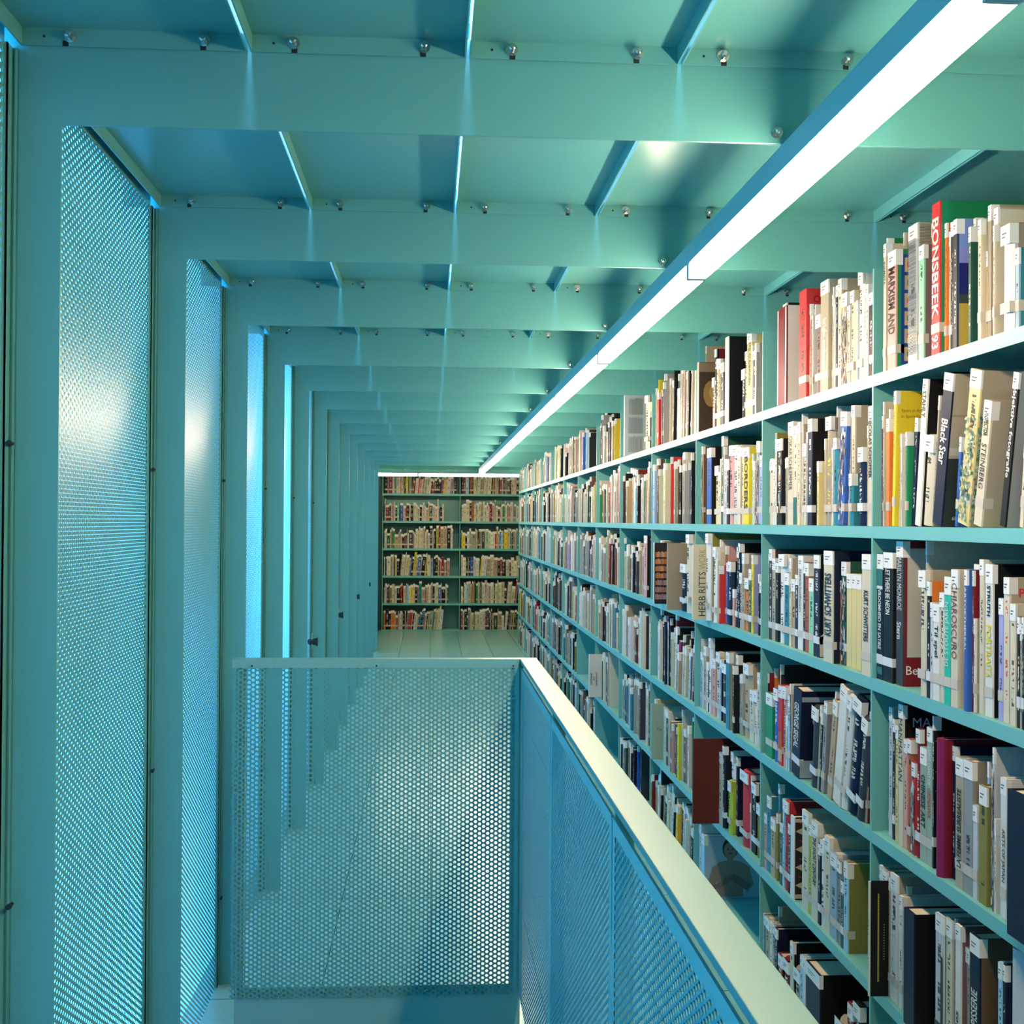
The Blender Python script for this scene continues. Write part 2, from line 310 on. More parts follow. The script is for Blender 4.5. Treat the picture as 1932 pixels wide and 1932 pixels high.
for j, ln in enumerate((0.872, 0.892, 0.892, 0.892, 0.892)):
    ya = yy-ln
    b = MB(); mg = 0.02
    bx = lambda a, c, mi: b.box(RL((RX-0.001, a[0], a[1])), RL((RX+0.001, c[0], c[1])), mi, (1, 2))
    mfar = 0.075 if j == 0 else mg
    bx((ya+mg, ZF), (yy-mfar, RZ-0.045), 0); bx((ya, ZF), (ya+mg, RZ-0.026), 1); bx((yy-mfar, ZF), (yy, RZ-0.026), 1); bx((ya+mg, RZ-0.045), (yy-mfar, RZ-0.026), 1)
    b.box(RL((RX-0.0015, ya, RZ-0.0275)), RL((RX+0.002, yy, RZ-0.024)), 1)
    b.build('side_panel', [MT['holes_front'], MT['rail']], rail)
    b = MB(); b.box(RL((RX+0.003, ya-0.006, 0)), RL((RX+0.03, ya+0.000, RZ-0.012))); b.build('post', MT['rail'], rail)
    yy = ya-0.011
for (x, z) in [(-0.485, RZ-0.018), (-0.145, RZ-0.018), (0.233, RZ-0.018)]:
    b = MB(); b.cyl((x-RX, z), 1, 0.0062, -0.0050, -0.003, 16); b.cyl((x-RX, z), 1, 0.0028, -0.0056, -0.0049, 6, 1); b.build('screw', [MT['rail'], MT['dark']], fpan)
for x in (-0.525, -0.405, -0.28, 0.0, 0.13):
    b = MB(); b.cyl((x-RX, ZF+0.012), 1, 0.005, -0.0045, -0.003, 12); b.cyl((x-RX, ZF+0.012), 1, 0.0024, -0.0052, -0.0044, 6, 1); b.build('screw', [MT['rail'], MT['dark']], fpan)

# ---------------------------------------------------------------- shelving
def shelving(x, y0, y1, rotz, label, grp, first_upright=True):
    """bay in local coords: front plane at x=0 facing -x, running y from 0 to w, origin on the floor"""
    w = y1-y0
    r = tag(empty('shelving_bay', (x, y0, 0) if not rotz else (y0, x, 0), (0, 0, rotz) if rotz else None), label, 'bookshelf', grp)
    D = XBK-XR
    b = MB(); b.box((D-0.003, 0, 0), (D, w, LEV[0]+0.38)); b.build('back_panel', MT['shelf'], r)
    b = MB(); b.box((0, 0.0, 0), (D-0.003, 0.009, ZB-0.001)); b.build('upright', MT['shelf'], r)
    for k, z in enumerate(LEV):
        t = 0.028 if k < 5 else z
        b = MB(); b.box((0, 0.0095, z-t), (0.002, w-0.0005, z)); b.box((0.002, 0.0095, z-0.003), (D-0.004, w-0.0005, z)); b.box((D-0.006, 0.0095, z-t*0.9), (D-0.004, w-0.0005, z-0.003))
        b.build('shelf', MT['shelf'], r)
    return r
BAYN = ['front', 'second', 'third', 'fourth', 'fifth', 'sixth', 'seventh', 'eighth', 'ninth', 'tenth', 'eleventh', 'twelfth', 'thirteenth']
for k in range(-4, 12):
    lab = 'tall teal steel shelving bay full of books, %s of the long row' % BAYN[k+1] if k >= -1 else 'teal steel shelving bay beside the stair void, %s behind the front one' % ORD[-k-2]
    shelving(XR, YU+k, YU+k+1, 0, lab, 'shelving bays of the long wall')
b = MB(); b.box((XR, YU+12, 0), (XBK, YU+12.009, ZB)); tag(b.build('end_upright', MT['shelf']), 'teal steel end plate closing the long shelving at the far aisle', 'shelf end')
BX = -0.61
for k, nm in ((0, 'its left and fully seen'), (1, 'its right and partly hidden')):
    # local x -> world +y, local y -> world -x
    shelving(YBK, BX+k+1, BX+k+2, math.pi/2, 'teal steel shelving bay across the far aisle, %s' % nm, 'shelving bays across the far aisle')

b = MB(); b.box((BX-.009, YBK, 0), (BX, YBK+XBK-XR-.003, ZB)); tag(b.build('end_upright', MT['shelf']), 'teal steel end plate beside the wall at the far aisle', 'shelf end')

# ---------------------------------------------------------------- books
PAL = dict(w=(.76,.70,.61), cr=(.68,.57,.40), cy=(.72,.56,.24), be=(.44,.36,.25), ta=(.48,.34,.20), br=(.16,.09,.05), dk=(.006,.006,.007), gy=(.30,.29,.29), lg=(.58,.57,.56),
    dg=(.045,.045,.05), rd=(.62,.035,.04), dr=(.22,.012,.02), rs=(.42,.10,.045), og=(.80,.20,.035), ye=(.82,.60,.03), gn=(.015,.26,.10), dn=(.02,.09,.06), lgn=(.28,.58,.36), bl=(.035,.12,.42),
    nv=(.005,.010,.035), rb=(.13,.018,.012), tl=(.03,.22,.28), lb=(.36,.60,.72), lv=(.36,.36,.60), pk=(.66,.33,.28), ol=(.26,.22,.05), li=(.45,.48,.05), mg=(.26,.012,.07), sg=(.34,.41,.31), tu=(.02,.48,.33), mv=(.26,.13,.14), gb=(.30,.40,.46), bw=(.34,.27,.19))
PAL = {k: tuple(c*.82 for c in v) for k, v in PAL.items()}
CNAME = dict(w='white', cr='cream', cy='pale yellow', be='beige', ta='tan', br='brown', dk='black', gy='grey', lg='light grey', dg='charcoal', rd='red', dr='dark red', rs='rust red', og='orange', ye='yellow', gn='green', dn='dark green', lgn='light green', bl='blue',
    nv='navy', rb='rust red', tl='teal', lb='light blue', lv='lavender', pk='pink', ol='olive', li='lime green', mg='maroon', sg='sage green', tu='turquoise', mv='mauve', gb='grey blue', bw='brown grey')
TXT = {}
def text_mesh(s, bold):
    k = (s, bold)
    if k not in TXT:
        cu = bpy.data.curves.new('t', 'FONT'); cu.body = s; cu.size = 1; cu.resolution_u = 2; cu.offset = 0.022 if bold else 0.0
        o = bpy.data.objects.new('t', cu); COL.objects.link(o); bpy.context.view_layer.update()
        me = bpy.data.meshes.new_from_object(o.evaluated_get(bpy.context.evaluated_depsgraph_get()))
        v = np.array([tuple(x.co) for x in me.vertices]); f = [tuple(p.vertices) for p in me.polygons]
        bpy.data.objects.remove(o); bpy.data.curves.remove(cu); bpy.data.meshes.remove(me)
        lo, hi = v.min(0), v.max(0); TXT[k] = (v-[lo[0], lo[1], 0], f, hi[0]-lo[0], hi[1]-lo[1])
    return TXT[k]
class BG:
    """book geometry with face attributes"""
    def __init__(s): s.v = []; s.f = []; s.uv = []; s.c = []; s.i = []; s.p = []
    def face(s, pts, col, ink=None, prm=(0, 9, 9), uv=None):
        i = len(s.v); s.v += pts; s.f.append(tuple(range(i, i+len(pts)))); s.uv += uv or [(-5, -5)]*len(pts)
        s.c.append((*col, 1)); s.i.append((*(ink or col), 1)); s.p.append(prm)
    def box(s, a, b, col, skip=()):
        x0, y0, z0 = a; x1, y1, z1 = b
        P = [(x0,y0,z0),(x1,y0,z0),(x1,y1,z0),(x0,y1,z0),(x0,y0,z1),(x1,y0,z1),(x1,y1,z1),(x0,y1,z1)]
        for k, q in enumerate(((0,3,2,1),(4,5,6,7),(0,1,5,4),(2,3,7,6),(1,2,6,5),(3,0,4,7))):
            if k not in skip: s.face([P[i] for i in q], col)
    def build(s, name, parent=None, mt=None):
        me = bpy.data.meshes.new(name); me.from_pydata(s.v, [], s.f); me.materials.append(mt or MT['book'])
        me.uv_layers.new(name='UVMap').data.foreach_set('uv', np.array(s.uv, dtype=np.float32).ravel())
        for nm, arr, ty, fld in (('Col', s.c, 'FLOAT_COLOR', 'color'), ('Ink', s.i, 'FLOAT_COLOR', 'color'), ('Prm', s.p, 'FLOAT_VECTOR', 'vector')):
            me.attributes.new(nm, ty, 'FACE').data.foreach_set(fld, np.array(arr, dtype=np.float32).ravel())
        me.update(); o = bpy.data.objects.new(name, me); COL.objects.link(o)
        if parent: o.parent = parent
        return o
def lum(c): return .2126*c[0]+.7152*c[1]+.0722*c[2]
def cover_geo(g, t, h, d, col, ccol, ink, seed, marks=True, rnd=0.0, off=(0, 0, 0)):
    """spine at x=0, thickness y 0..t (y=0 faces the viewer's side), height z"""
    X, Y, Z = off; bt = min(0.003, t*0.16); bow = rnd*t*0.25
    prof = [(d, 0), (0.004, 0)] if bow == 0 else [(d, 0), (0.006+bow, 0)]
    n_ = 1 if bow == 0 else 5
    if bow == 0: arc = [(0.0005, 0.0006), (0.0005, t-0.0006)]
    else: arc = [(bow*(1-math.sin(math.pi*k/n_)), t*k/n_) for k in range(n_+1)]
    out = prof + arc + [((0.004 if bow == 0 else 0.006+bow), t), (d, t)]
    k0 = len(prof); k1 = k0+len(arc)-1
    for q in range(len(out)-1):
        a, b_ = out[q], out[q+1]; pts = [(X+a[0], Y+a[1], Z), (X+b_[0], Y+b_[1], Z), (X+b_[0], Y+b_[1], Z+h), (X+a[0], Y+a[1], Z+h)]
        if k0 <= q < k1: g.face(pts, col, ink, (seed, h*0.16, h*0.84 if marks else -1), [(a[1]/t, 0), (b_[1]/t, 0), (b_[1]/t, h), (a[1]/t, h)])
        else: g.face(pts, ccol if (q < k0 and q == 0) or q == len(out)-2 else col)
    inn = [(d, bt), (0.006+bow, bt), (0.006+bow, t-bt), (d, t-bt)]
    for q in range(3):
        a, b_ = inn[q], inn[q+1]; g.face([(X+b_[0], Y+b_[1], Z), (X+a[0], Y+a[1], Z), (X+a[0], Y+a[1], Z+h), (X+b_[0], Y+b_[1], Z+h)], ccol)
    # edges of boards at top and bottom and fore-edge
    for z in (Z, Z+h):
        g.face([(X+p[0], Y+p[1], z) for p in out[:k0]]+[(X+inn[1][0], Y+bt, z), (X+d, Y+bt, z)], ccol)
        g.face([(X+p[0], Y+p[1], z) for p in out[k0-1:k1+2]]+[(X+inn[2][0], Y+t-bt, z), (X+inn[1][0], Y+bt, z)], col)
        g.face([(X+p[0], Y+p[1], z) for p in out[k1+1:]]+[(X+d, Y+t-bt, z), (X+inn[2][0], Y+t-bt, z)], ccol)
    g.face([(X+d, Y, Z), (X+d, Y+bt, Z), (X+d, Y+bt, Z+h), (X+d, Y, Z+h)], ccol); g.face([(X+d, Y+t-bt, Z), (X+d, Y+t, Z), (X+d, Y+t, Z+h), (X+d, Y+t-bt, Z+h)], ccol)
    return bt, bow
LABC = (.72, .67, .60); TAPEC = (.50, .42, .34)
def label_geo(g, t, h, seed, off=(0, 0, 0), wrap=0.012, lh=0.032):
    X, Y, Z = off; e = 0.0006; z1 = h-0.0005; z0 = max(z1-lh, 0)
    g.face([(X-e, Y+t-0.001, Z+z0), (X-e, Y-e, Z+z0), (X-e, Y-e, Z+z1), (X-e, Y+t-0.001, Z+z1)], LABC)
    g.face([(X-e, Y-e, Z+z0), (X+wrap, Y-e, Z+z0), (X+wrap, Y-e, Z+z1), (X-e, Y-e, Z+z1)], LABC)
    for q, (a, w_) in enumerate(((0.42, 0.5), (0.60, 0.35))):          # two short printed lines of the shelf mark
        y1 = t*0.82; y0 = t*(0.82-w_); zc = z1-lh*a
        g.face([(X-e*1.6, Y+y1, Z+zc-0.0012), (X-e*1.6, Y+y0, Z+zc-0.0012), (X-e*1.6, Y+y0, Z+zc+0.0012), (X-e*1.6, Y+y1, Z+zc+0.0012)], (.08, .08, .09))
def tape_geo(g, t, z, off=(0, 0, 0), wrap=0.014, col=TAPEC):
    X, Y, Z = off; e = 0.0005
    g.face([(X-e, Y+t, Z+z), (X-e, Y-e, Z+z), (X-e, Y-e, Z+z+0.02), (X-e, Y+t, Z+z+0.02)], col)
    g.face([(X-e, Y-e, Z+z), (X+wrap, Y-e, Z+z), (X+wrap, Y-e, Z+z+0.02), (X-e, Y-e, Z+z+0.02)], col)
def spine_text(parent, s, col, t, h, a, b_, up, ts, bold, x=-0.0009):
    v, f, w, hh = text_mesh(s, bold); ln = (b_-a)*h; th = t*min(.8, ts*1.3)
    sx, sy = ln/w, th/hh
    g = BG(); V = []
    for p in v:
        if up: V.append((x, (t-th)/2+p[1]*sy if False else t/2-th/2+p[1]*sy, a*h+p[0]*sx))
        else: V.append((x, t/2+th/2-p[1]*sy, b_*h-p[0]*sx))
    for q in f: g.face([V[i] for i in q], col)
    return g.build('title', parent)
def cover_text(parent, s, col, x0, z0, size, bold=True):
    v, f, w, hh = text_mesh(s, bold); g = BG(); V = [(x0+p[0]*size, -0.0008, z0+p[1]*size) for p in v]
    for q in f: g.face([V[i] for i in q], col)
    return g.build('cover_title', parent)
def patch(parent, name, polys, y=-0.0005):
    """polys: (colour, [(x,z)...]) on the cover that faces the viewer"""
    g = BG()
    for k, (c, pts) in enumerate(polys): g.face([(p[0], y-k*0.00004, p[1]) for p in pts], c)
    return g.build(name, parent)
def spine_patch(parent, name, polys, x=-0.0006):
    g = BG()
    for k, (c, pts) in enumerate(polys): g.face([(x-k*0.00004, p[0], p[1]) for p in reversed(pts)], c)
    return g.build(name, parent)
def rect(x0, z0, x1, z1): return [(x0, z0), (x1, z0), (x1, z1), (x0, z1)]
def disc(x, z, r, k=18, sz=1.0): return [(x+r*math.cos(2*math.pi*i/k), z+r*sz*math.sin(2*math.pi*i/k)) for i in range(k)]
def art(root, kind, t, h, d):
    R = random.Random(5)
    if kind == 'marx':
        P = [((.01,.05,.22), rect(.012, .01, d-.005, h-.012))]
        for k in range(6):
            z = .014+k*(h-.03)/6; P.append(((.50,.36,.20), rect(.02, z+.004, .06, z+(h-.03)/6-.004)))
            P.append(((.55,.03,.02) if k % 2 else (.02,.2,.06), disc(.037, z+(h-.03)/12, .012, 9)))
        patch(root, 'cover_print', P)
    elif kind == 'stripe':
        P = [((.05,.04,.035), rect(.0006 if False else 0.001, z, t-.001, z+.0009+R.random()*.0008)) for z in np.arange(.02, h-.035, .0032)]
        spine_patch(root, 'striped_print', P)
        patch(root, 'cover_print', [((.05,.04,.035), rect(.004, z, d, z+.0009)) for z in np.arange(.01, h-.006, .0032)])
    elif kind == 'newblue':
        patch(root, 'cover_print', [((.16,.24,.50), rect(.005, h*.78, d, h)), ((.20,.22,.52), rect(.005, h*.66, d, h*.78)), ((.01,.015,.12), rect(.005, h*.42, d, h*.66)), ((.03,.05,.04), rect(.005, h*.35, d, h*.42)), ((.42,.30,.05), rect(.005, 0.002, d, h*.35))])
    elif kind == 'figures':
        P = [((.55,.49,.39), rect(.004, .004, d, h-.004))]
        for x, z, r, c in ((.045, h-.05, .022, (.16,.05,.04)), (.09, h-.045, .02, (.04,.05,.04)), (.09, h-.06, .014, (.3,.06,.05)), (.14, h-.05, .02, (.14,.05,.04)), (.17, h-.035, .014, (.12,.04,.03))): P.append((c, disc(x, z, r)))
        patch(root, 'cover_print', P)
    elif kind == 'foliage':
        for nm, fn, W in (('spine_print', spine_patch, t), ('cover_print', patch, .028)):
            P = []
            for q in range(150):
                a = R.random()*W*.9+W*.05 if nm == 'spine_print' else .002+R.random()*W; z = R.random()**1.0*h*.68+.01; r = .0022+R.random()*.003
                P.append((R.choice([(.07,.18,.12), (.14,.28,.18), (.34,.42,.26), (.05,.13,.12), (.50,.52,.36)]), [(max(.0005, min(W-.0005, p[0])) if nm == 'spine_print' else p[0], p[1]) for p in disc(a, z, r, 5)]))
            fn(root, nm, P)
    elif kind == 'photo':
        patch(root, 'cover_print', [((.40,.33,.22), rect(.004, h*.45, d, h)), ((.30,.24,.15), rect(.004, h*.72, d, h*.735)), ((.50,.44,.33), rect(.004, h*.47, d, h*.52)), ((.03,.035,.03), rect(.004, 0.001, d, h*.45)), ((.012,.012,.015), disc(.048, h*.83, .011)), ((.012,.012,.015), [(.042, h*.80), (.052, h*.80), (.078, h*.6), (.066, h*.6)])])
        cover_text(root, '60', (.7,.68,.62), .022, .014, .011, False)
    elif kind == 'tri':
        P = [((.02,.018,.02), rect(.003, .004, d, h-.004)), ((.55,.38,.28), rect(.003, .004, d, .016)), ((.55,.38,.28), rect(.003, h-.014, d, h-.004))]
        n_ = 4; s = (h-.03)/n_
        for q in range(n_):
            z = .016+q*s; P.append(((.55,.38,.28), [(.004, z+s*.5), (.05, z+s*.05), (.05, z+s*.95)][::1])); P.append(((.45,.02,.03), [(.012, z+s), (.05, z+s), (.05, z+s*.62)]))
        patch(root, 'cover_print', P)
    elif kind == 'segal':
        patch(root, 'cover_print', [((.30,.33,.36), rect(.002, .002, d, .052)), ((.42,.45,.48), disc(.048, h*.66, .014)), ((.30,.33,.36), rect(.002, h-.03, d, h-.016))])
        cover_text(root, 'G', (.01,.01,.012), .036, .012, .036)
    elif kind == 'sport':
        cover_text(root, 'Sport in Art', (.25,.12,.0), .012, h-.05, .010, False); cover_text(root, 'in Sport Does? Art', (.25,.12,.0), .012, h-.063, .010, False)
    elif kind == 'steinb':
        cover_text(root, 'STE', (.04,.02,.01), .095, h-.055, .034); cover_text(root, 'PASS', (.30,.24,.17), .055, h-.095, .034, False)
    elif kind == 'ptext':
        cover_text(root, 'PO', (.6,.03,.03), .018, h-.036, .022); cover_text(root, 'A D', (.6,.03,.03), .018, h-.064, .022)
    elif kind == 'bert':
        patch(root, 'cover_print', [((.48,.42,.34), rect(.010, h*.20, d, h*.95))]); cover_text(root, 'Bert', (.75,.7,.68), .008, h*.08, .028, False)
    elif kind == 'ma': cover_text(root, 'MA', (.5,.5,.5), .022, h-.048, .030, False)
    elif kind == 'gilb': cover_text(root, 'GIL', (.62,.62,.62), .010, h-.036, .022); cover_text(root, 'BE', (.22,.24,.26), .045, h-.036, .022)
    elif kind == 'mark': cover_text(root, 'Mark T', (.04,.04,.04), .030, h-.034, .016); cover_text(root, 'Art', (.04,.04,.04), .030, h-.060, .013)
    elif kind == 'ee': 
        patch(root, 'cover_print', [(c, disc(x, h-.030, r)) for x in (.030, .055) for r, c in ((.010, (.28,.008,.01)), (.006, (.6,.03,.04)))])
    elif kind == 'dots':
        cover_text(root, '. . . . . . . . . . .', (.0, .0, .0), .02, .02, .001); 
        g = BG()
        for q in range(58):
            z = h-.03-q*(h-.06)/58; g.face([(p[0], -.0007, p[1]) for p in rect(.020, z, .0235, z+.0022)], (.62,.48,.10))
        for q in range(14):
            z = h*.62-q*.006; g.face([(p[0], -.0007, p[1]) for p in rect(.034, z, .036, z+.002)], (.5,.42,.2))
        g.build('cover_print', root)
    elif kind == 'gold':
        P = [((.05,.03,.02), rect(.003, .003, d, h-.003)), ((.30,.17,.05), disc(.05, h*.55, .03, 16, 1.7)), ((.42,.27,.09), disc(.058, h*.57, .016, 12, 1.6)), ((.22,.15,.09), rect(.004, h*.86, d, h-.003))]
        patch(root, 'cover_print', P)
    elif kind == 'boy':
        c = (.30,.20,.15); P = [((.36,.42,.45), rect(.004, .003, d, h-.003)), ((.035,.03,.03), disc(.100, h*.80, .030, 20, 1.35)), (c, disc(.100, h*.765, .025, 20, 1.3)), (c, rect(.088, h*.58, .112, h*.70)),
            (c, [(.05, h*.02), (.05, h*.3), (.030, h*.05), (.012, h*.22), (.032, h*.50), (.060, h*.585), (.088, h*.61), (.115, h*.61), (.145, h*.58), (.172, h*.50), (.19, h*.22), (.165, h*.08), (.148, h*.3), (.150, h*.02)]),
            ((.22,.14,.10), [(.03, h*.12), (.09, h*.22), (.115, h*.32), (.10, h*.38), (.078, h*.34), (.072, h*.27), (.02, h*.18)]), ((.20,.12,.09), [(.165, h*.12), (.118, h*.24), (.095, h*.33), (.112, h*.40), (.135, h*.34), (.18, h*.22)]),
            ((.03,.02,.02), disc(.091, h*.785, .0035, 8, .6)), ((.03,.02,.02), disc(.109, h*.785, .0035, 8, .6)), ((.12,.05,.04), disc(.100, h*.72, .007, 10, .4))]
        patch(root, 'cover_print', P)
    elif kind == 'opst':
        for s_, x, z in (('OPSTAND', .020, .075), ('ALS', .036, .10), ('OPDRACHT', .052, .065)):
            v, f, w, hh = text_mesh(s_, True); g = BG(); V = [(x-p[1]*.014, -.0008, z+p[0]*.0165) for p in v]
            for q in f: g.face([V[i] for i in q], (.03,.03,.03))
            g.build('cover_title', root)
    elif kind == 'herb':
        for s_, x, z0_, z1_, c_ in (('HERB RITTS', .047, .014, .178, (.03,.025,.02)), ('WORK', .047, .188, .262, (.30,.27,.10))):
            v, f, w, hh = text_mesh(s_, False); k_ = (z1_-z0_)/w; g = BG(); V = [(x-p[1]/hh*.026, -.0008, z0_+p[0]*k_) for p in v]
            for q in f: g.face([V[i] for i in q], c_)
            g.build('cover_title', root)
    elif kind == 'textpage':
        P = []
        for blk in range(3):
            for q in range(17):
                x = .022+q*.0045; z0_ = h*(.06+.31*blk); P.append(((.12,.11,.10), rect(x, z0_, x+.0016, z0_+h*.28-R.random()*.01)))
        patch(root, 'cover_print', P)
    elif kind == 'tor': cover_text(root, 'Tor', (.04,.05,.04), .022, h*.52, .018, False)
    elif kind == 'pho': cover_text(root, 'PO', (.6,.55,.5), .018, h-.022, .012, False)
    elif kind == 'libr':
        P = [((.02,.015,.015), rect(.002, .004, d-.001, h-.004))]
        for q in range(7):
            z = h*.86-q*h*.115
            for y_ in np.arange(.006, .07, .0045): P.append((R.choice([(.5,.17,.04), (.6,.24,.05), (.38,.12,.04), (.25,.15,.22)] if q < 4 else [(.28,.16,.25), (.3,.2,.2), (.35,.12,.05)]), rect(y_, z-h*.095, y_+.0042, z-h*(.0+R.random()*.02))))
        patch(root, 'cover_print', P)
    elif kind == 'paint':
        W = t; P = []
        for q in range(26): P.append((R.choice([(.75,.25,.06), (.03,.04,.03), (.60,.5,.4), (.10,.2,.25), (.02,.02,.02)]), [(max(.001, min(W-.001, p[0])), p[1]) for p in disc(R.random()*W, .02+R.random()*(h-.08), .004+R.random()*.006, 6, 2.2)]))
        spine_patch(root, 'spine_print', P)
    elif kind == 'blotch':
        W = t; P = []
        for q in range(60): P.append((R.choice([(.05,.04,.04), (.55,.50,.45), (.25,.20,.17), (.12,.10,.12)]), [(max(.001, min(W-.001, p[0])), p[1]) for p in disc(R.random()*W, .01+R.random()*(h-.06), .003+R.random()*.004, 5, 1.8)]))
        spine_patch(root, 'spine_print', P)
    elif kind == 'whitebars':
        spine_patch(root, 'white_stripe', [((.78,.74,.70), rect(t*.82, .004, t*.92, h-.004)), ((.78,.74,.70), rect(.001, .004, t*.12, h-.004))])
    elif kind == 'lines':
        R2 = random.Random(9); P = []
        for q in range(9):
            z = h*.9-q*h*.095; y_ = t*(.3+.4*R2.random()); P += [((.03,.03,.03), rect(y_, z-.018, y_+.0012, z)), ((.03,.03,.03), rect(min(y_, t*.5), z, max(y_, t*.5)+.006, z+.0012))]
        spine_patch(root, 'drawn_print', P)
    elif kind == 'twotone':
        spine_patch(root, 'spine_print', [((.01,.12,.10), rect(.001, .002, t-.001, h*.28))])
    elif kind == 'reds':
        spine_patch(root, 'spine_print', [((.55,.30,.15), rect(.001, .01, t-.001, h*.2)), ((.45,.08,.03), rect(.001, h*.2, t-.001, h*.42)), ((.6,.02,.03), rect(.001, h*.45, t-.001, h*.65))])
    elif kind == 'pinkbase': patch(root, 'cover_print', [((.62,.45,.38), [(.002, .002), (d, .002), (d, h*.35), (.06, h*.32), (.02, h*.26), (.002, h*.2)])])
    elif kind == 'ndots':
        patch(root, 'cover_print', [((.6,.6,.58), disc(.004+R.random()*.02, h*(.4+.5*R.random()), .0008, 6)) for q in range(16)])
    elif kind == 'bands':
        spine_patch(root, 'spine_print', [((.60,.55,.45), rect(.001, h*.72, t-.001, h*.745)), ((.60,.55,.45), rect(.001, h*.17, t-.001, h*.2)), ((.03,.13,.12), rect(.001, h*.745, t-.001, h-.035)), ((.03,.13,.12), rect(.001, .012, t-.001, h*.1))])
    elif kind == 'yellowdot': spine_patch(root, 'spine_print', [((.20,.20,.21), rect(.001, .002, t-.001, h*.14)), ((.7,.6,.05), disc(t*.5, h*.09, t*.3, 14))])
    elif kind == 'grey2': spine_patch(root, 'spine_print', [((.04,.04,.045), rect(.001, .002, t-.001, h*.2)), ((.04,.04,.045), rect(.001, h*.2, t*.3, h*.7))])

SH = ['top shelf', 'second shelf down', 'third shelf down', 'fourth shelf down', 'fifth shelf down', 'bottom shelf']
def ray(px, py):
    d = AX[2]*F + AX[0]*(px-966) - AX[1]*(py-966); return d
def proj(p):
    v = Vector((p[0], p[1], p[2]-EYE)); w = v.dot(AX[2]); return 966+F*v.dot(AX[0])/w, 966-F*v.dot(AX[1])/w
ROWS = []

ROWS.append((-1, 0, 1642, 380, 6.231, """
108 183 540 cr r=1 t=INAMATA tz=.68,.86 ts=.45
187 200 440 gn r=2
204 300 615 pk r=1 c=gn t=MARXISM_AND tz=.30,.86 ts=.6 ti=dk a=marx n=book_with_green_cover_of_framed_shapes_and_dark_capitals
318 386 415 cr r=5
445 552 312 lg r=1 c=be a=stripe n=tall_grey_book_covered_in_thin_dark_stripes
556 628 545 lgn r=1 c=mv
672 716 295 bw r=4
720 815 52 rd r=0.5 c=gn t=BONSBEEK tz=.24,.90 ts=.62 ti=w t2=93 tz2=.04,.13 ti2=w ts2=.62 L0 n=tall_red_book_lettered_bonsbeek_in_white_capitals keep
823 895 295 og r=1.5
897 924 378 cr
926 944 262 dg
946 971 255 dg
974 1016 228 dg r=1 c=bl a=newblue n0 n=dark_book_with_a_blue_cover_over_a_yellow_field
1098 1180 340 dn r=1 n=dark_green_book_with_small_white_print_below_its_label
1182 1208 360 cr
1210 1238 208 be r=4
1240 1300 240 cr r=1
1302 1311 745 tl
1313 1360 615 ta
1362 1420 70 bw r=2 plain
1424 1448 300 cr r=1
1450 1500 95 cr r=2 c=be a=figures n=tall_cream_book_whose_cover_shows_dark_round_figures
1530 1640 310 lg r=1 c=bw plain
1680 1745 570 gb r=2 c=tl
"""))
ROWS.append((-1, 1, 1642, 690, 6.231, """
84 98 605 mg
100 130 440 cr
132 220 640 og r=1 plain
222 228 515 rd
230 280 312 ye r=1 c=ye d=28 a=sport t=Sport_in_Art tz=.52,.85 ts=.5 ti=rd thin n=yellow_book_about_sport_with_a_plain_yellow_cover
300 318 560 br r=3 c=br
320 340 810 cr
342 355 525 dk r=3 c=gy
357 370 800 w
372 430 790 gn r=1
432 462 780 cr
468 515 625 nv d=48
520 580 180 w d=100 c=dk t=STAHLY tz=.74,.92 ts=.55 n=tall_white_leaning_book_with_black_letters_at_the_top
585 690 845 cr d=60 n0
692 718 365 be d=85 r=2.5
722 828 130 nv d=155 c=dk t=Black_Star tz=.40,.70 ts=.55 ti=w a=photo n0 w=20 n=tall_navy_leaning_book_with_a_photograph_of_a_panelled_room
990 1016 845 bl d=60 r=3
1020 1150 115 cy d=215 c=be a=foliage+steinb w=22 n=tall_leaning_book_with_green_foliage_print_on_its_spine
1208 1300 465 cr d=190 c=be t=STEINBERG tz=.30,.66 ts=.45 thin t2=INSPECTOR tz2=.72,.90 n=cream_leaning_book_with_thin_italic_letters
1515 1580 115 dk d=225 c=gy t=subjektive_fotografie tz=.32,.95 ts=.6 ti=w n0 n=black_leaning_book_with_large_white_lower_case_title
1750 1790 900 cr d=60
"""))
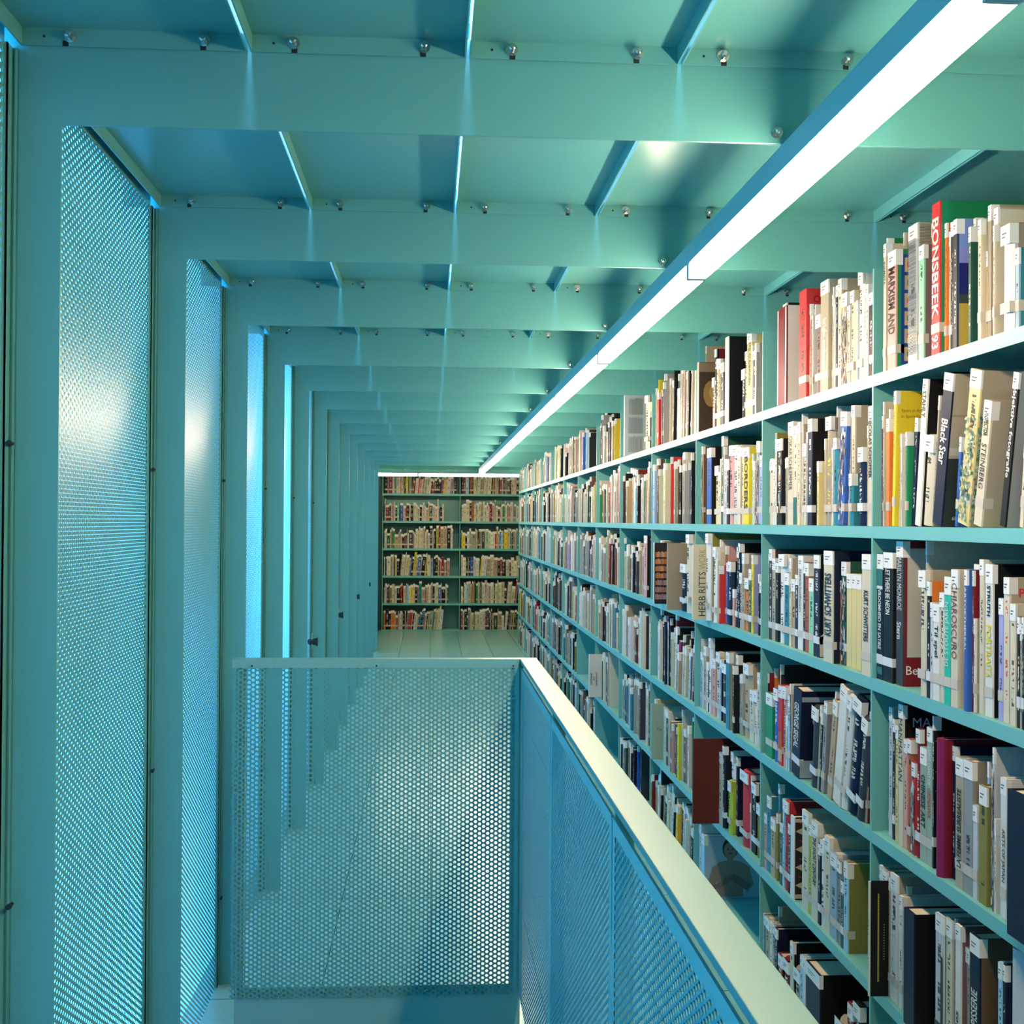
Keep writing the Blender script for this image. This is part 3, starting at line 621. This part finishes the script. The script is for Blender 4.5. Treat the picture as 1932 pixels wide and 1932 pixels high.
ROWS.append((-1, 2, 1642, 1000, 6.231, """
62 146 278 nv r=1 t=VROOMHEID_EN_SATIRE tz=.24,.72 ts=.4 ti=w a=bands n=navy_book_with_pale_bands_and_white_capitals
150 262 258 dk r=1 t=LET_THERE_BE_NEON tz=.52,.88 ts=.35 ti=w n=thick_black_book_with_thin_coloured_lines
302 382 130 dg r=1.5 c=dr t=MARILYN_MONROE tz=.52,.90 ts=.5 ti=w thin t2=Stern tz2=.32,.44 ti2=w ts2=.5 a=bert n0 n=tall_charcoal_book_with_a_dark_red_and_beige_cover
562 646 470 cr r=0 c=be
648 660 130 lg r=4 c=cr
662 700 600 dk r=0 c=og
702 734 850 lg r=0
736 808 865 w r=0 t=Til_spel tz=.45,.78 ts=.55
810 864 730 cr r=0
868 944 545 tu r=0 t=DE_STOUTE_JAREN tz=.30,.80 ts=.55 ti=w thin up n=turquoise_book_with_white_capitals_reading_upward
948 1028 460 cr r=0 t=CHIAROSCURO tz=.35,.90 ts=.6 ti=dr thin n=cream_book_lettered_chiaroscuro_in_red
1030 1134 460 bl r=0 t=ARTOETHEREAL tz=.42,.88 ts=.5 ti=w n=blue_book_lettered_artoethereal_in_white
1136 1156 470 dr r=1
1158 1215 1030 w r=1 c=be
1217 1278 400 dk r=3 c=br
1280 1330 345 cr r=1.5
1332 1344 480 w r=2
1348 1436 400 w r=1.5 c=dk t=PORTRAITS tz=.26,.60 ts=.55 ti=ye t2=STRUTH tz2=.66,.86 ts2=.35 n=white_book_lettered_portraits_in_yellow
1505 1560 800 lv r=1.5
1564 1632 555 cr r=1.5 c=be a=ptext ti=rd n=cream_book_with_big_red_letters_on_its_cover
1640 1706 865 cr r=1
1722 1756 1020 dk r=1
1758 1772 1100 be r=1
1775 1800 1020 nv r=1
"""))
ROWS.append((-1, 3, 1632, 1320, 6.037, """
270 308 80 lg r=2.5 n=thin_grey_book_hard_against_the_upright
312 338 210 dk r=2
344 374 285 cy r=2
378 432 45 cr r=1.5 c=dk t=MANHATTAN tz=.46,.90 ts=.6 thin a=ma n=tall_cream_book_lettered_manhattan_in_thin_dark_capitals
438 478 440 pk r=1.5
480 524 440 rs r=1.5
528 570 705 rd r=1.5 a=blotch n=red_book_with_black_blotches_on_its_spine
576 624 320 dr r=1.5 ti=w
626 700 530 sg r=1.5 t=CHINESE_ART tz=.30,.76 ts=.5 n=sage_green_book_lettered_chinese_art
702 764 305 sg r=1.5 t=OKINAWA tz=.34,.56 ts=.5 ti=rs t2=LIVING_COAST_OF tz2=.58,.86 ti2=w ts2=.4 n=tall_sage_green_book_lettered_okinawa_in_red
766 783 180 dk r=1.5 a=ndots
785 855 430 mg r=0 c=dr plain L0 n0 w=24 n=thick_maroon_book_jutting_out_past_the_shelf_edge
948 1024 500 nv r=2.5
1028 1118 640 be r=1 c=gy t=LA_FEMME_SURREALISTE tz=.16,.76 ts=.42 up n=beige_book_lettered_la_femme_surrealiste
1122 1222 670 gy r=1 c=bw
1226 1276 1195 lg r=1 plain
1280 1385 955 ol r=1
1388 1394 700 lb r=3
1397 1470 520 lg r=1 a=blotch+yellowdot n=grey_marbled_book_with_a_yellow_spot_near_its_foot
1474 1484 1350 w r=1
1490 1532 730 gy r=2.4 c=dk a=gilb n=tall_grey_book_with_grey_capitals_on_a_black_cover
1540 1610 880 w r=1 t=ARTS_OF_JAPAN tz=.26,.64 ts=.5 ti=br n=white_book_lettered_arts_of_japan
1615 1840 1010 nv r=-2 plain L0 n0 n=thick_navy_slipcase_jutting_out_at_the_picture_edge
"""))
ROWS.append((-1, 4, 1622, 1612, 6.039, """
62 88 275 w r=-3.5 c=dk L0 n0 w=20 a=dots n=black_magazine_pushed_out_with_a_line_of_yellow_print keep
220 250 115 lg r=1
254 312 155 be r=1
316 342 240 ta r=1
346 430 195 w r=1 c=be a=lines n=white_book_with_black_line_drawings_on_its_spine
434 484 450 w r=1
486 494 320 w r=3 c=lg a=mark n=white_book_with_black_title_on_its_grey_cover
497 615 595 nv r=-1 c=dk L0 n0 plain w=22 n=thick_black_open_slipcase_with_paper_tops
860 950 650 lg r=1 c=tl a=grey2
954 1050 690 cr r=1.5
1052 1082 700 gy r=2
1086 1146 780 w r=1 c=mv t=tapies tz=.16,.40 ts=.5 up
1150 1216 1000 mv r=2 plain
1222 1248 1060 be
1252 1362 880 nv r=1 c=br t=ET_LA_TAPISSERIE tz=.12,.64 ts=.5 ti=w up n=navy_book_lettered_et_la_tapisserie
1572 1622 1215 lb r=1
1626 1658 1240 nv r=1
1668 1840 1010 lg r=1 plain L0
"""))
ROWS.append((0, 0, 1430, 510, 7.43, """
242 400 585 dr r=0.5 c=w a=whitebars plain L0 n0 n=worn_dark_red_book_with_white_torn_edges
345 402 490 w r=3.5 c=dk
578 676 315 rd r=1 c=rd a=ee L0 n=tall_bright_red_book_with_two_round_marks_on_its_cover
678 688 505 cr
690 742 575 pk
746 768 645 w
770 800 500 w r=3 c=dn
803 872 645 mv r=1
876 984 185 be r=1 t=bright_sculpture tz=.20,.66 ts=.5 ti=w n=tall_beige_book_with_pale_lower_case_title
986 1010 380 cr
1012 1058 262 cr
1060 1068 400 be
1070 1086 495 w
1088 1116 225 nv
1120 1168 140 cr c=be
1172 1246 340 ta a=blotch n=tan_book_with_a_dark_mottled_spine
1250 1288 510 cr
1290 1342 305 cr c=be
1380 1398 430 w
1400 1466 20 w c=lg n=tall_white_book_almost_touching_the_beam
1486 1508 300 cr
1510 1546 210 w
1555 1606 330 dk
"""))
ROWS.append((0, 1, 1430, 755, 7.726, """
112 145 900 ta
148 168 505 ol r=4
170 222 860 cr
225 246 870 w
248 270 575 w
272 346 575 dk r=1 a=paint n=black_book_with_orange_and_white_swirls_on_its_spine
350 385 860 dg
388 434 840 be
436 514 330 cr t=OSKAR_SCHLEMMER tz=.34,.86 ts=.5 thin
518 570 385 cr a=twotone
574 612 330 cr
614 646 205 w r=2.5 c=be
650 698 640 cr
700 722 470 gy
724 786 285 nv c=dk
790 884 905 cy r=0.5 n=short_thick_pale_yellow_book_with_rough_black_lettering
886 936 905 cr
940 970 570 cr
974 1066 255 bw ti=ye
1068 1078 700 w
1080 1144 560 tl
1146 1156 90 dk r=3.5
1158 1250 195 bl r=1 d=50 a=blotch n=leaning_blue_book_with_white_marks_and_a_red_foot
1256 1298 95 cr d=55
1300 1366 1215 tl r=0.5
1368 1410 85 cr c=be
1450 1528 695 nv r=1 ti=w
1531 1588 390 be
1591 1672 100 cr t=NICOLAS_SCHOFFER tz=.40,.90 ts=.5
"""))
ROWS.append((0, 2, 1430, 1025, 7.156, """
62 130 135 cr
132 188 75 dg
190 232 200 be
236 272 260 dk
274 352 145 w
356 416 395 tl
420 446 200 cr c=be
449 498 480 ta
500 536 420 nv
540 608 165 w t=Abstracte_beeldhouwers tz=.40,.86 ts=.4 thin
610 634 260 nv
636 682 265 rs
685 748 470 lgn
752 826 155 nv r=1 c=dk a=pinkbase ti=w
885 1006 100 cr r=0 c=nv t=KURT_SCHWITTERS tz=.24,.80 ts=.58 up n=tall_thick_cream_book_with_huge_black_capitals_reading_upward keep
1090 1122 500 og
1124 1192 245 dn ti=w a=blotch
1196 1262 410 cy n0 plain
1264 1328 412 cy n0 plain
1330 1394 420 cy n0 plain
1400 1518 145 cr r=0 t=KURT_SCHWITTERS tz=.28,.70 ts=.4 n=tall_thick_cream_book_with_black_capitals_reading_downward
"""))
ROWS.append((0, 3, 1430, 1245, 7.156, """
58 100 145 dk c=dr
106 190 430 gn r=0.5 plain
192 204 95 og r=4
208 262 370 bl r=0.5 ti=w
264 272 45 w r=3
274 326 335 rd r=0.5 a=reds n=red_book_with_orange_and_tan_blocks_down_its_spine
330 374 350 pk r=0.5
376 398 745 cr r=0.5
400 428 480 lb r=0.5
430 442 320 dk r=0.5
446 550 385 nv r=0 c=nv d=38 t=GEORGE_SEGAL tz=.32,.84 ts=.45 ti=w a=segal L0 n=thick_navy_book_with_white_capitals_and_a_big_g
692 770 630 dg r=0.5 d=35 plain
774 816 610 be r=1 d=45
818 838 720 dk r=1 d=40
842 884 570 gy r=1 d=55
888 985 560 ta r=0.5 c=rs d=100
988 1000 430 be r=2 d=60 c=bl
1002 1096 540 w r=0 d=225 plain
1100 1160 640 w r=0 d=215
1168 1290 760 nv r=0 d=265
1300 1385 900 dg r=0 d=180
1395 1420 680 be r=1 c=dr d=70
"""))
ROWS.append((0, 4, 1425, 1450, 7.156, """
118 152 590 pk r=1
156 202 350 tl r=1
206 262 645 ta r=1
264 298 580 ol r=1
302 328 190 tl r=2 plain
330 360 710 dn r=1
366 388 400 lb r=1
390 438 415 rd r=1
440 468 730 nv r=1
472 522 620 w r=0.5 c=dk a=tri L0 plain n0 n=white_spined_book_with_a_cover_of_red_and_tan_triangles
630 716 540 cr r=1
720 750 740 li r=1
755 840 680 cr r=1 t=THE_SHORT_CENTURY tz=.34,.84 ts=.42 n=cream_book_lettered_the_short_century
844 872 1000 nv r=1
874 928 940 w r=1 ti=dk
932 1004 890 cr r=1 n=cream_book_with_large_widely_spaced_black_capitals
1010 1096 1100 gb r=1
1100 1150 1220 gy r=1
1152 1186 1500 dn r=1
1190 1246 1250 lb r=1 c=ol
"""))
ROWS.append((0, 5, 1405, 1662, 7.156, """
222 248 400 w r=1
250 278 440 tl r=1
280 330 460 ta r=1
336 366 545 w r=1
368 402 550 be r=1
404 436 620 nv r=1
438 446 320 be r=3
448 506 960 dr r=0.5
508 586 1005 dr r=0.5
592 650 780 cr r=1 c=dk
654 742 1130 be r=1
746 784 985 lb r=1
786 818 1040 w r=1
822 1010 1060 nv r=0 c=dk plain n0 n=thick_black_slipcase_behind_the_railing
1212 1380 1800 be r=1
1384 1456 1620 dr r=1
1460 1556 1600 dk r=1 ti=w
"""))
ROWS.append((1, 0, 1300, 620, 9.2, """
122 160 605 cr r=0 c=br a=gold L0 w=16 n0 plain n=cream_spined_book_with_a_dark_golden_cover
178 215 375 be r=3.5 c=be
395 438 865 pk
440 466 370 dk r=2 c=dr
468 500 540 cr
502 542 545 ta
545 600 610 dg
622 680 170 w r=0 c=dk L0 n0 plain n=black_covered_magazine_with_a_white_spine
905 962 720 dk
966 1002 410 cr
1004 1088 90 cy t=STIJL_OUDSHOORN tz=.38,.88 ts=.45 n=tall_pale_yellow_book_with_black_capitals
1090 1104 300 w
1106 1140 400 dk
1142 1168 260 w r=0.5 c=tl n0
"""))
ROWS.append((1, 1, 1300, 800, 9.66, """
120 142 1030 be
175 250 430 ta c=br a=blotch n=tan_book_with_a_mottled_brown_spine
325 398 450 bl c=dk
465 530 770 cy
532 566 880 cr
568 588 640 cr
590 628 230 dn
630 646 415 w
648 684 645 lg
686 722 660 nv
725 786 400 pk
788 878 400 lg
880 930 420 cr
932 950 430 be
952 986 440 cr
990 1088 440 ye r=1 t=BORDERS tz=.20,.88 ts=.5 n=yellow_book_with_a_column_of_black_capitals
1092 1162 560 lgn
1164 1196 680 cr
1198 1258 330 gy d=35 a=blotch
1262 1330 590 lv d=25
"""))
ROWS.append((1, 2, 1300, 990, 8.4, """
42 64 315 cr r=-6 c=cr w=20 L0 n0 plain a=herb n=thick_cream_book_with_dark_and_olive_capitals_reading_upward keep
248 298 140 w c=ol r=-1.5
366 418 350 w r=-1
420 434 430 cr r=-.5
436 486 640 rd r=0
488 502 235 dk
504 548 660 dn
550 590 335 rs c=pk
592 608 600 bl
610 664 580 dk
690 718 1160 pk
722 758 365 nv d=35
760 790 300 dk d=20
792 832 760 be
836 874 450 be c=be
878 940 840 og
942 982 700 dn
986 1012 480 ye c=lv
1096 1112 780 nv
1115 1158 900 be
"""))
ROWS.append((1, 3, 1300, 1190, 8.4, """
160 180 110 w c=ta r=2.5
182 214 330 gb
216 228 420 w
230 272 235 ta
276 304 490 w
306 342 110 w c=dk
345 364 470 pk
368 412 430 pk
420 480 325 cr
486 512 450 gb
515 580 500 dg
585 635 330 tl c=be r=0
638 664 330 w
667 708 535 dk r=0 c=dk
742 780 370 dk
784 820 680 be
822 850 680 be
855 938 500 ta c=ta
960 1022 925 cr
1025 1074 940 w
1078 1118 660 cr
"""))
ROWS.append((1, 4, 1290, 1380, 5.68, """
372 408 210 cr r=0
412 432 145 dk r=0
434 498 485 li r=0
502 530 205 w
540 578 250 nv c=nv
600 680 390 rd r=1 plain
682 700 740 pk
702 722 455 pk
725 772 530 dk a=ndots
776 812 755 ol plain
"""))
ROWS.append((1, 5, 1290, 1380, 5.68, """
112 132 950 lb
135 160 960 w
162 186 980 w
190 218 1090 lb r=0.5 c=gb a=boy w=30 n0 plain n=large_book_whose_cover_shows_a_person_with_clasped_hands keep
"""))
ROWS.append((1, 4, 1290, 1380, 5.68, """
90 98 75 rb r=-9.5 c=rb L0 n0 plain w=22 n=big_rust_red_book_jutting_far_out_of_the_shelf keep
"""))
ROWS.append((4, 4, 970, 1150, 7.73, """
1083 1092 650 w r=-6 c=w L0 n0 plain a=opst w=20 n=white_book_jutting_out_with_three_lines_of_capitals keep
"""))
ROWS.append((2, 4, 1160, 1240, 6.035, """
408 418 525 sg r=-3 c=sg L0 n0 plain a=tor w=20 n=sage_green_book_jutting_out_with_a_short_dark_title keep
"""))
ROWS.append((2, 2, 1160, 980, 6.035, """
434 446 265 lg r=-4.6 c=dk w=20 a=libr L0 n0 plain keep n=thick_book_printed_with_rows_of_orange_volumes
588 598 270 bw r=-6 w=20 L0 n0 plain keep n=thick_plain_brown_grey_book_jutting_out_slightly
740 800 500 dk keep r=-1
806 842 170 cr keep r=-1
"""))
ROWS.append((3, 2, 1160, 980, 6.035, """
330 360 185 pk r=0 c=dk a=pho keep n=pink_spined_book_with_a_dark_cover
"""))
ROWS.append((3, 0, 1160, 680, 6.035, """
100 112 405 lg r=-1 c=lg w=20 L0 n0 plain a=textpage keep n=book_whose_grey_cover_is_a_page_of_small_print
338 376 410 cr r=-1 keep
378 384 590 dg r=0 c=dg keep
"""))

# ---- read the measured rows: where each spine stands along its shelf, how tall it is, how far it leans
BK = []
for bay, sh, ox, oy, s, txt in ROWS:
    row = []
    for line in txt.strip().split('\n'):
        line = line.strip()
        if not line: continue
        tk = line.split(); x0, x1, yt = [float(q) for q in tk[:3]]; col = tk[3]; o = dict(r='2')
        for q in tk[4:]:
            if '=' in q: a_, v_ = q.split('=', 1); o[a_] = v_
            else: o[q] = '1'
        rec = float(o['r'])/100; Xs = XR+rec; lean = float(o.get('d', 0))/s
        X0, X1, YT = ox+x0/s, ox+x1/s, oy+yt/s; zs = LEV[sh]
        py = YT+60
        for _ in range(4):
            dd = ray(X1, py); y = dd.y/dd.x*Xs; yb = proj((Xs, y, zs))[1]; py = yb if lean else (YT+yb)/2
        ys = []
        for X_ in (X0, X1): dd = ray(X_, py); ys.append(dd.y/dd.x*Xs)
        dd = ray(X0+lean, YT); yy_ = dd.y/dd.x*Xs; ztop = EYE+dd.z/dd.x*Xs
        h = max(0.13, min(0.345, ztop-zs)); dy = ys[0]-yy_ if lean else 0
        ang = math.atan2(dy, h) if lean else 0
        row.append(dict(far=ys[0], near=ys[1], h=h/math.cos(ang), ang=max(-.2, min(.2, ang)), col=col, o=o, rec=rec, bay=bay, sh=sh, px=abs(X1-X0)*h*F/ys[0]))
    row.sort(key=lambda q: -(q['far']+q['near'])/2)
    ka = YU+1+bay-0.012 if bay >= -1 else 99
    lim = YU+bay+1-0.001
    for q in row:
        t = min(q['far'], lim)-q['near']
        q['far'] = min(q['far'], lim); q['near'] = q['far']-max(t, 0.007); q['t'] = (q['far']-q['near'])*math.cos(q['ang']); lim = q['near']-0.0004
    BK += row
BK.sort(key=lambda q: -q['px'])
keep = [q for q in BK if 'keep' in q['o']]; rest_ = [q for q in BK if 'keep' not in q['o']]
IND = keep+rest_[:300-len(keep)]; REST = rest_[300-len(keep):]
def size_word(q): return ('tall ' if q['h'] > .285 else 'short ' if q['h'] < .215 else '')+('thick ' if q['t'] > .036 else 'thin ' if q['t'] < .014 else '')
rows_ = {}
for q in BK: rows_.setdefault((q['bay'], q['sh']), []).append(q)
labels = {}
for key, rw in rows_.items():
    rw.sort(key=lambda q: -q['far'])
    for n_, q in enumerate(rw):
        nm = CNAME[q['col']]; lead = q['o'].get('n', '').replace('_', ' ')
        what = lead or (size_word(q)+nm+' book').strip()
        if q['ang'] > .05 and 'lean' not in what: what = 'leaning '+what
        nb = []
        if n_: nb.append('right of a '+CNAME[rw[n_-1]['col']]+' one')
        if n_+1 < len(rw): nb.append('left of a '+CNAME[rw[n_+1]['col']]+' one')
        place = '%s of the %s bay' % (SH[q['sh']], BAYN[q['bay']+1])
        place2 = '%s, %s bay' % (SH[q['sh']].replace(' down', ''), BAYN[q['bay']+1])
        q['cands'] = [what+', '+place2, what+', '+BAYN[q['bay']+1]+' bay', what] if lead else []
        q['cands'] += [what+', '+x+', '+place2 for x in nb]
        if len(nb) == 2: q['cands'].append(what+', between %s and %s ones, %s' % (CNAME[rw[n_-1]['col']], CNAME[rw[n_+1]['col']], place2))
        q['cands'].append(what+', number %d from the left, %s' % (n_+1, place2))
from collections import Counter
cnt = Counter(c.replace(' a o', ' an o') for q in BK for c in set(q['cands']))
for q in IND:
    c = next((c for c in q['cands'] if cnt[c.replace(' a o', ' an o')] == 1 and len(c.split()) <= 16), q['cands'][-1]); q['label'] = c.replace(' a o', ' an o')
for idx, q in enumerate(IND):
    o = q['o']; t, h = q['t'], q['h']; R = random.Random(idx*13+1)
    d = float(o.get('w', 0))/100 or min(0.30, max(.13, h*R.uniform(.68, .8)), XBK-XR-q['rec']-.008)
    root = tag(empty('book', (XR+q['rec'], q['near'], LEV[q['sh']]+0.0004+(t*math.sin(abs(q['ang']))*0 if q['ang'] else 0)), (q['ang'], 0, 0) if q['ang'] else None), q['label'], 'book', 'books in the %s bay' % BAYN[q['bay']+1])
    if q['ang']: root.location.z += 0.0005
    col = PAL[q['col']]; cc = PAL[o['c']] if 'c' in o else col; ink = PAL[o['ti']] if 'ti' in o else ((.012,.011,.01) if lum(col) > .1 else (.62,.57,.45))
    g = BG(); has_t = 't' in o
    bt, bow = cover_geo(g, t, h, d, col, cc, ink, R.random()*50, marks=not has_t and 'plain' not in o, rnd=(1 if t > .022 and R.random() < .5 and 'a' not in o and not has_t else 0))
    cov = g.build('cover', root)
    b = MB(); b.box((.007+bow, bt+.0002, .003), (d-.004, t-bt-.0002, h-.0035)); b.build('page_block', MT['page'], root)
    if 'L0' not in o: g = BG(); label_geo(g, t, h, 0, lh=.036 if t > .03 else .030, wrap=R.choice([.004, .010, .016])); g.build('shelf_mark_label', root)
    if 'n0' not in o and R.random() < .9: g = BG(); tape_geo(g, t, .036 if h < .3 else .045, wrap=R.choice([.004, .012, .02]), col=(.60,.58,.55) if lum(col) < .1 else TAPEC); g.build('tape_band', root)
    if has_t:
        a_, b_ = [float(v_) for v_ in o.get('tz', '.22,.80').split(',')]
        spine_text(cov, o['t'].replace('_', ' '), ink, t, h, a_, b_, 'up' in o, float(o.get('ts', .5)), 'thin' not in o)
    if 't2' in o:
        a_, b_ = [float(v_) for v_ in o.get('tz2').split(',')]; spine_text(cov, o['t2'].replace('_', ' '), PAL[o.get('ti2', 'dk')], t, h, a_, b_, 'up' in o, float(o.get('ts2', .4)), True)
    for a_ in o.get('a', '').split('+'):
        if a_: art(cov, a_, t, h, d)

# ---- every other book, too small to be told apart one by one
G = BG(); R = random.Random(21)
def small_book(org, ux, uy, t, h, d, col, seed, label=True, tape=True, lean=0.0, rec=0.0):
    """org: near bottom corner; ux: direction into the shelf; uy: along the shelf"""
    g = BG(); cc = col if R.random() < .7 else R.choice([(.3,.28,.25), (.02,.02,.02), (.55,.5,.4)])
    ink = (.04,.035,.03) if lum(col) > .12 else (.6,.55,.45)
    x0 = rec
    P = [(x0, 0, 0), (x0+d, 0, 0), (x0+d, t, 0), (x0, t, 0), (x0, 0, h), (x0+d, 0, h), (x0+d, t, h), (x0, t, h)]
    g.face([P[i] for i in (3, 0, 4, 7)], col, ink, (seed, h*.18, h*.82), [(1, 0), (0, 0), (0, h), (1, h)])
    g.face([P[i] for i in (0, 1, 5, 4)], cc); g.face([P[i] for i in (2, 3, 7, 6)], cc); g.face([P[i] for i in (4, 5, 6, 7)], (.5,.43,.32)); g.face([P[i] for i in (1, 2, 6, 5)], (.5,.43,.32))
    if label: 
        for f_ in ([(x0-.0008, t, h-.03), (x0-.0008, -.0008, h-.03), (x0-.0008, -.0008, h), (x0-.0008, t, h)], [(x0-.0008, -.0008, h-.03), (x0+.01, -.0008, h-.03), (x0+.01, -.0008, h), (x0-.0008, -.0008, h)]): g.face(f_, LABC)
    if tape: g.face([(x0-.0008, t, .04), (x0-.0008, 0, .04), (x0-.0008, 0, .06), (x0-.0008, t, .06)], TAPEC)
    i0 = len(G.v); ca, sa = math.cos(lean), math.sin(lean)
    for p in g.v:
        y_, z_ = p[1]*ca-p[2]*sa, p[1]*sa+p[2]*ca
        G.v.append((org[0]+ux[0]*p[0]+uy[0]*y_, org[1]+ux[1]*p[0]+uy[1]*y_, org[2]+z_))
    G.f += [tuple(i+i0 for i in f_) for f_ in g.f]; G.uv += g.uv; G.c += g.c; G.i += g.i; G.p += g.p
for q in REST:
    small_book((XR, q['near'], LEV[q['sh']]), (1, 0), (0, 1), q['t'], q['h'], q['h']*.7, PAL[q['col']], R.random()*40, lean=q['ang'], rec=q['rec'])
WT = [('cr', 30), ('w', 20), ('be', 10), ('cy', 5), ('ta', 7), ('br', 6), ('dk', 19), ('dg', 6), ('gy', 6), ('lg', 5), ('rd', 3), ('dr', 3), ('rs', 2), ('og', 1.5), ('ye', 2.5), ('gn', 2), ('dn', 3), ('lgn', 1), ('bl', 3), ('nv', 6), ('tl', 3), ('lb', 2), ('lv', 1), ('pk', 3), ('ol', 2), ('li', 1), ('mg', 2), ('sg', 2), ('gb', 2)]
KS = [a_ for a_, _ in WT]; WS = [w_ for _, w_ in WT]
OCC = {}
for q in BK: OCC.setdefault((q['bay'], q['sh']), []).append((q['near']-.002, q['far']+.002+q['h']*0))
def fill(org, ux, uy, length, sh, frac, gap0=0.0, occ=()):
    """fill from the far end (uy*length) towards the origin"""
    y = length-.006-gap0; end = length*(1-frac); hb = R.uniform(.22, .27); lean = 0
    while True:
        t = R.choice([.009, .012, .016, .02, .024, .028, .034, .042]) * R.uniform(.85, 1.15)
        if y-t < end+.012: break
        hit = [o_ for o_ in occ if o_[0] < y-.0002 and o_[1] > y-t]
        if hit: y = min(o_[0] for o_ in hit)-.001; continue
        if R.random() < .12: hb = R.uniform(.20, .29)
        h = max(.17, min(.325 if sh else .34, hb+R.gauss(0, .022)))
        if R.random() < .06: lean = R.choice([0, 0, .06, .1])
        if lean and (y-t-h*math.sin(lean) < .02): lean = 0
        small_book((org[0]+uy[0]*(y-t), org[1]+uy[1]*(y-t), org[2]), ux, uy, t, h, h*.7, tuple(min(1, c*R.uniform(.85, 1.12)) for c in PAL[R.choices(KS, WS)[0]]), R.random()*60, R.random() < .8, R.random() < .75, lean, R.choice([.004, .015, .02, .02, .03, .045]))
        y -= t+.0006+(0 if R.random() > .04 else .012)
FR = {(2, 0): .96, (3, 0): .0, (4, 0): .75, (5, 0): .4, (6, 0): .95, (7, 0): .8, (8, 0): .75, (9, 0): .6, (10, 0): .8, (11, 0): .5, (5, 4): .0, (3, 5): .5, (4, 5): .0, (4, 4): .55, (7, 3): .8, (3, 4): .9, (2, 5): .9}
for bay in list(range(2, 12))+[-2]:
    for sh in range(6):
        fr = FR.get((bay, sh), R.uniform(.84, .99)); ln = .99
        if bay == 4 and sh == 4: ln = .86
        fill((XR, YU+bay+.009, LEV[sh]), (1, 0), (0, 1), ln, sh, fr, occ=[(a_-(YU+bay+.009), b_-(YU+bay+.009)) for a_, b_ in OCC.get((bay, sh), [])])
BF = {(0, 0): .97, (0, 1): .80, (0, 2): .93, (0, 3): .88, (0, 4): .88, (0, 5): .78}
for k in (0, 1):
    for sh in range(6):
        x1 = BX+k; fr = BF.get((k, sh), .985 if k == 1 else .95)
        # across the far aisle the row starts at the left upright
        fill((x1+1.0, YBK, LEV[sh]), (0, 1), (-1, 0), .99, sh, fr)
o = G.build('books', None); tag(o, 'rows of books further down the long shelving and across the far aisle', 'books', None, 'stuff')
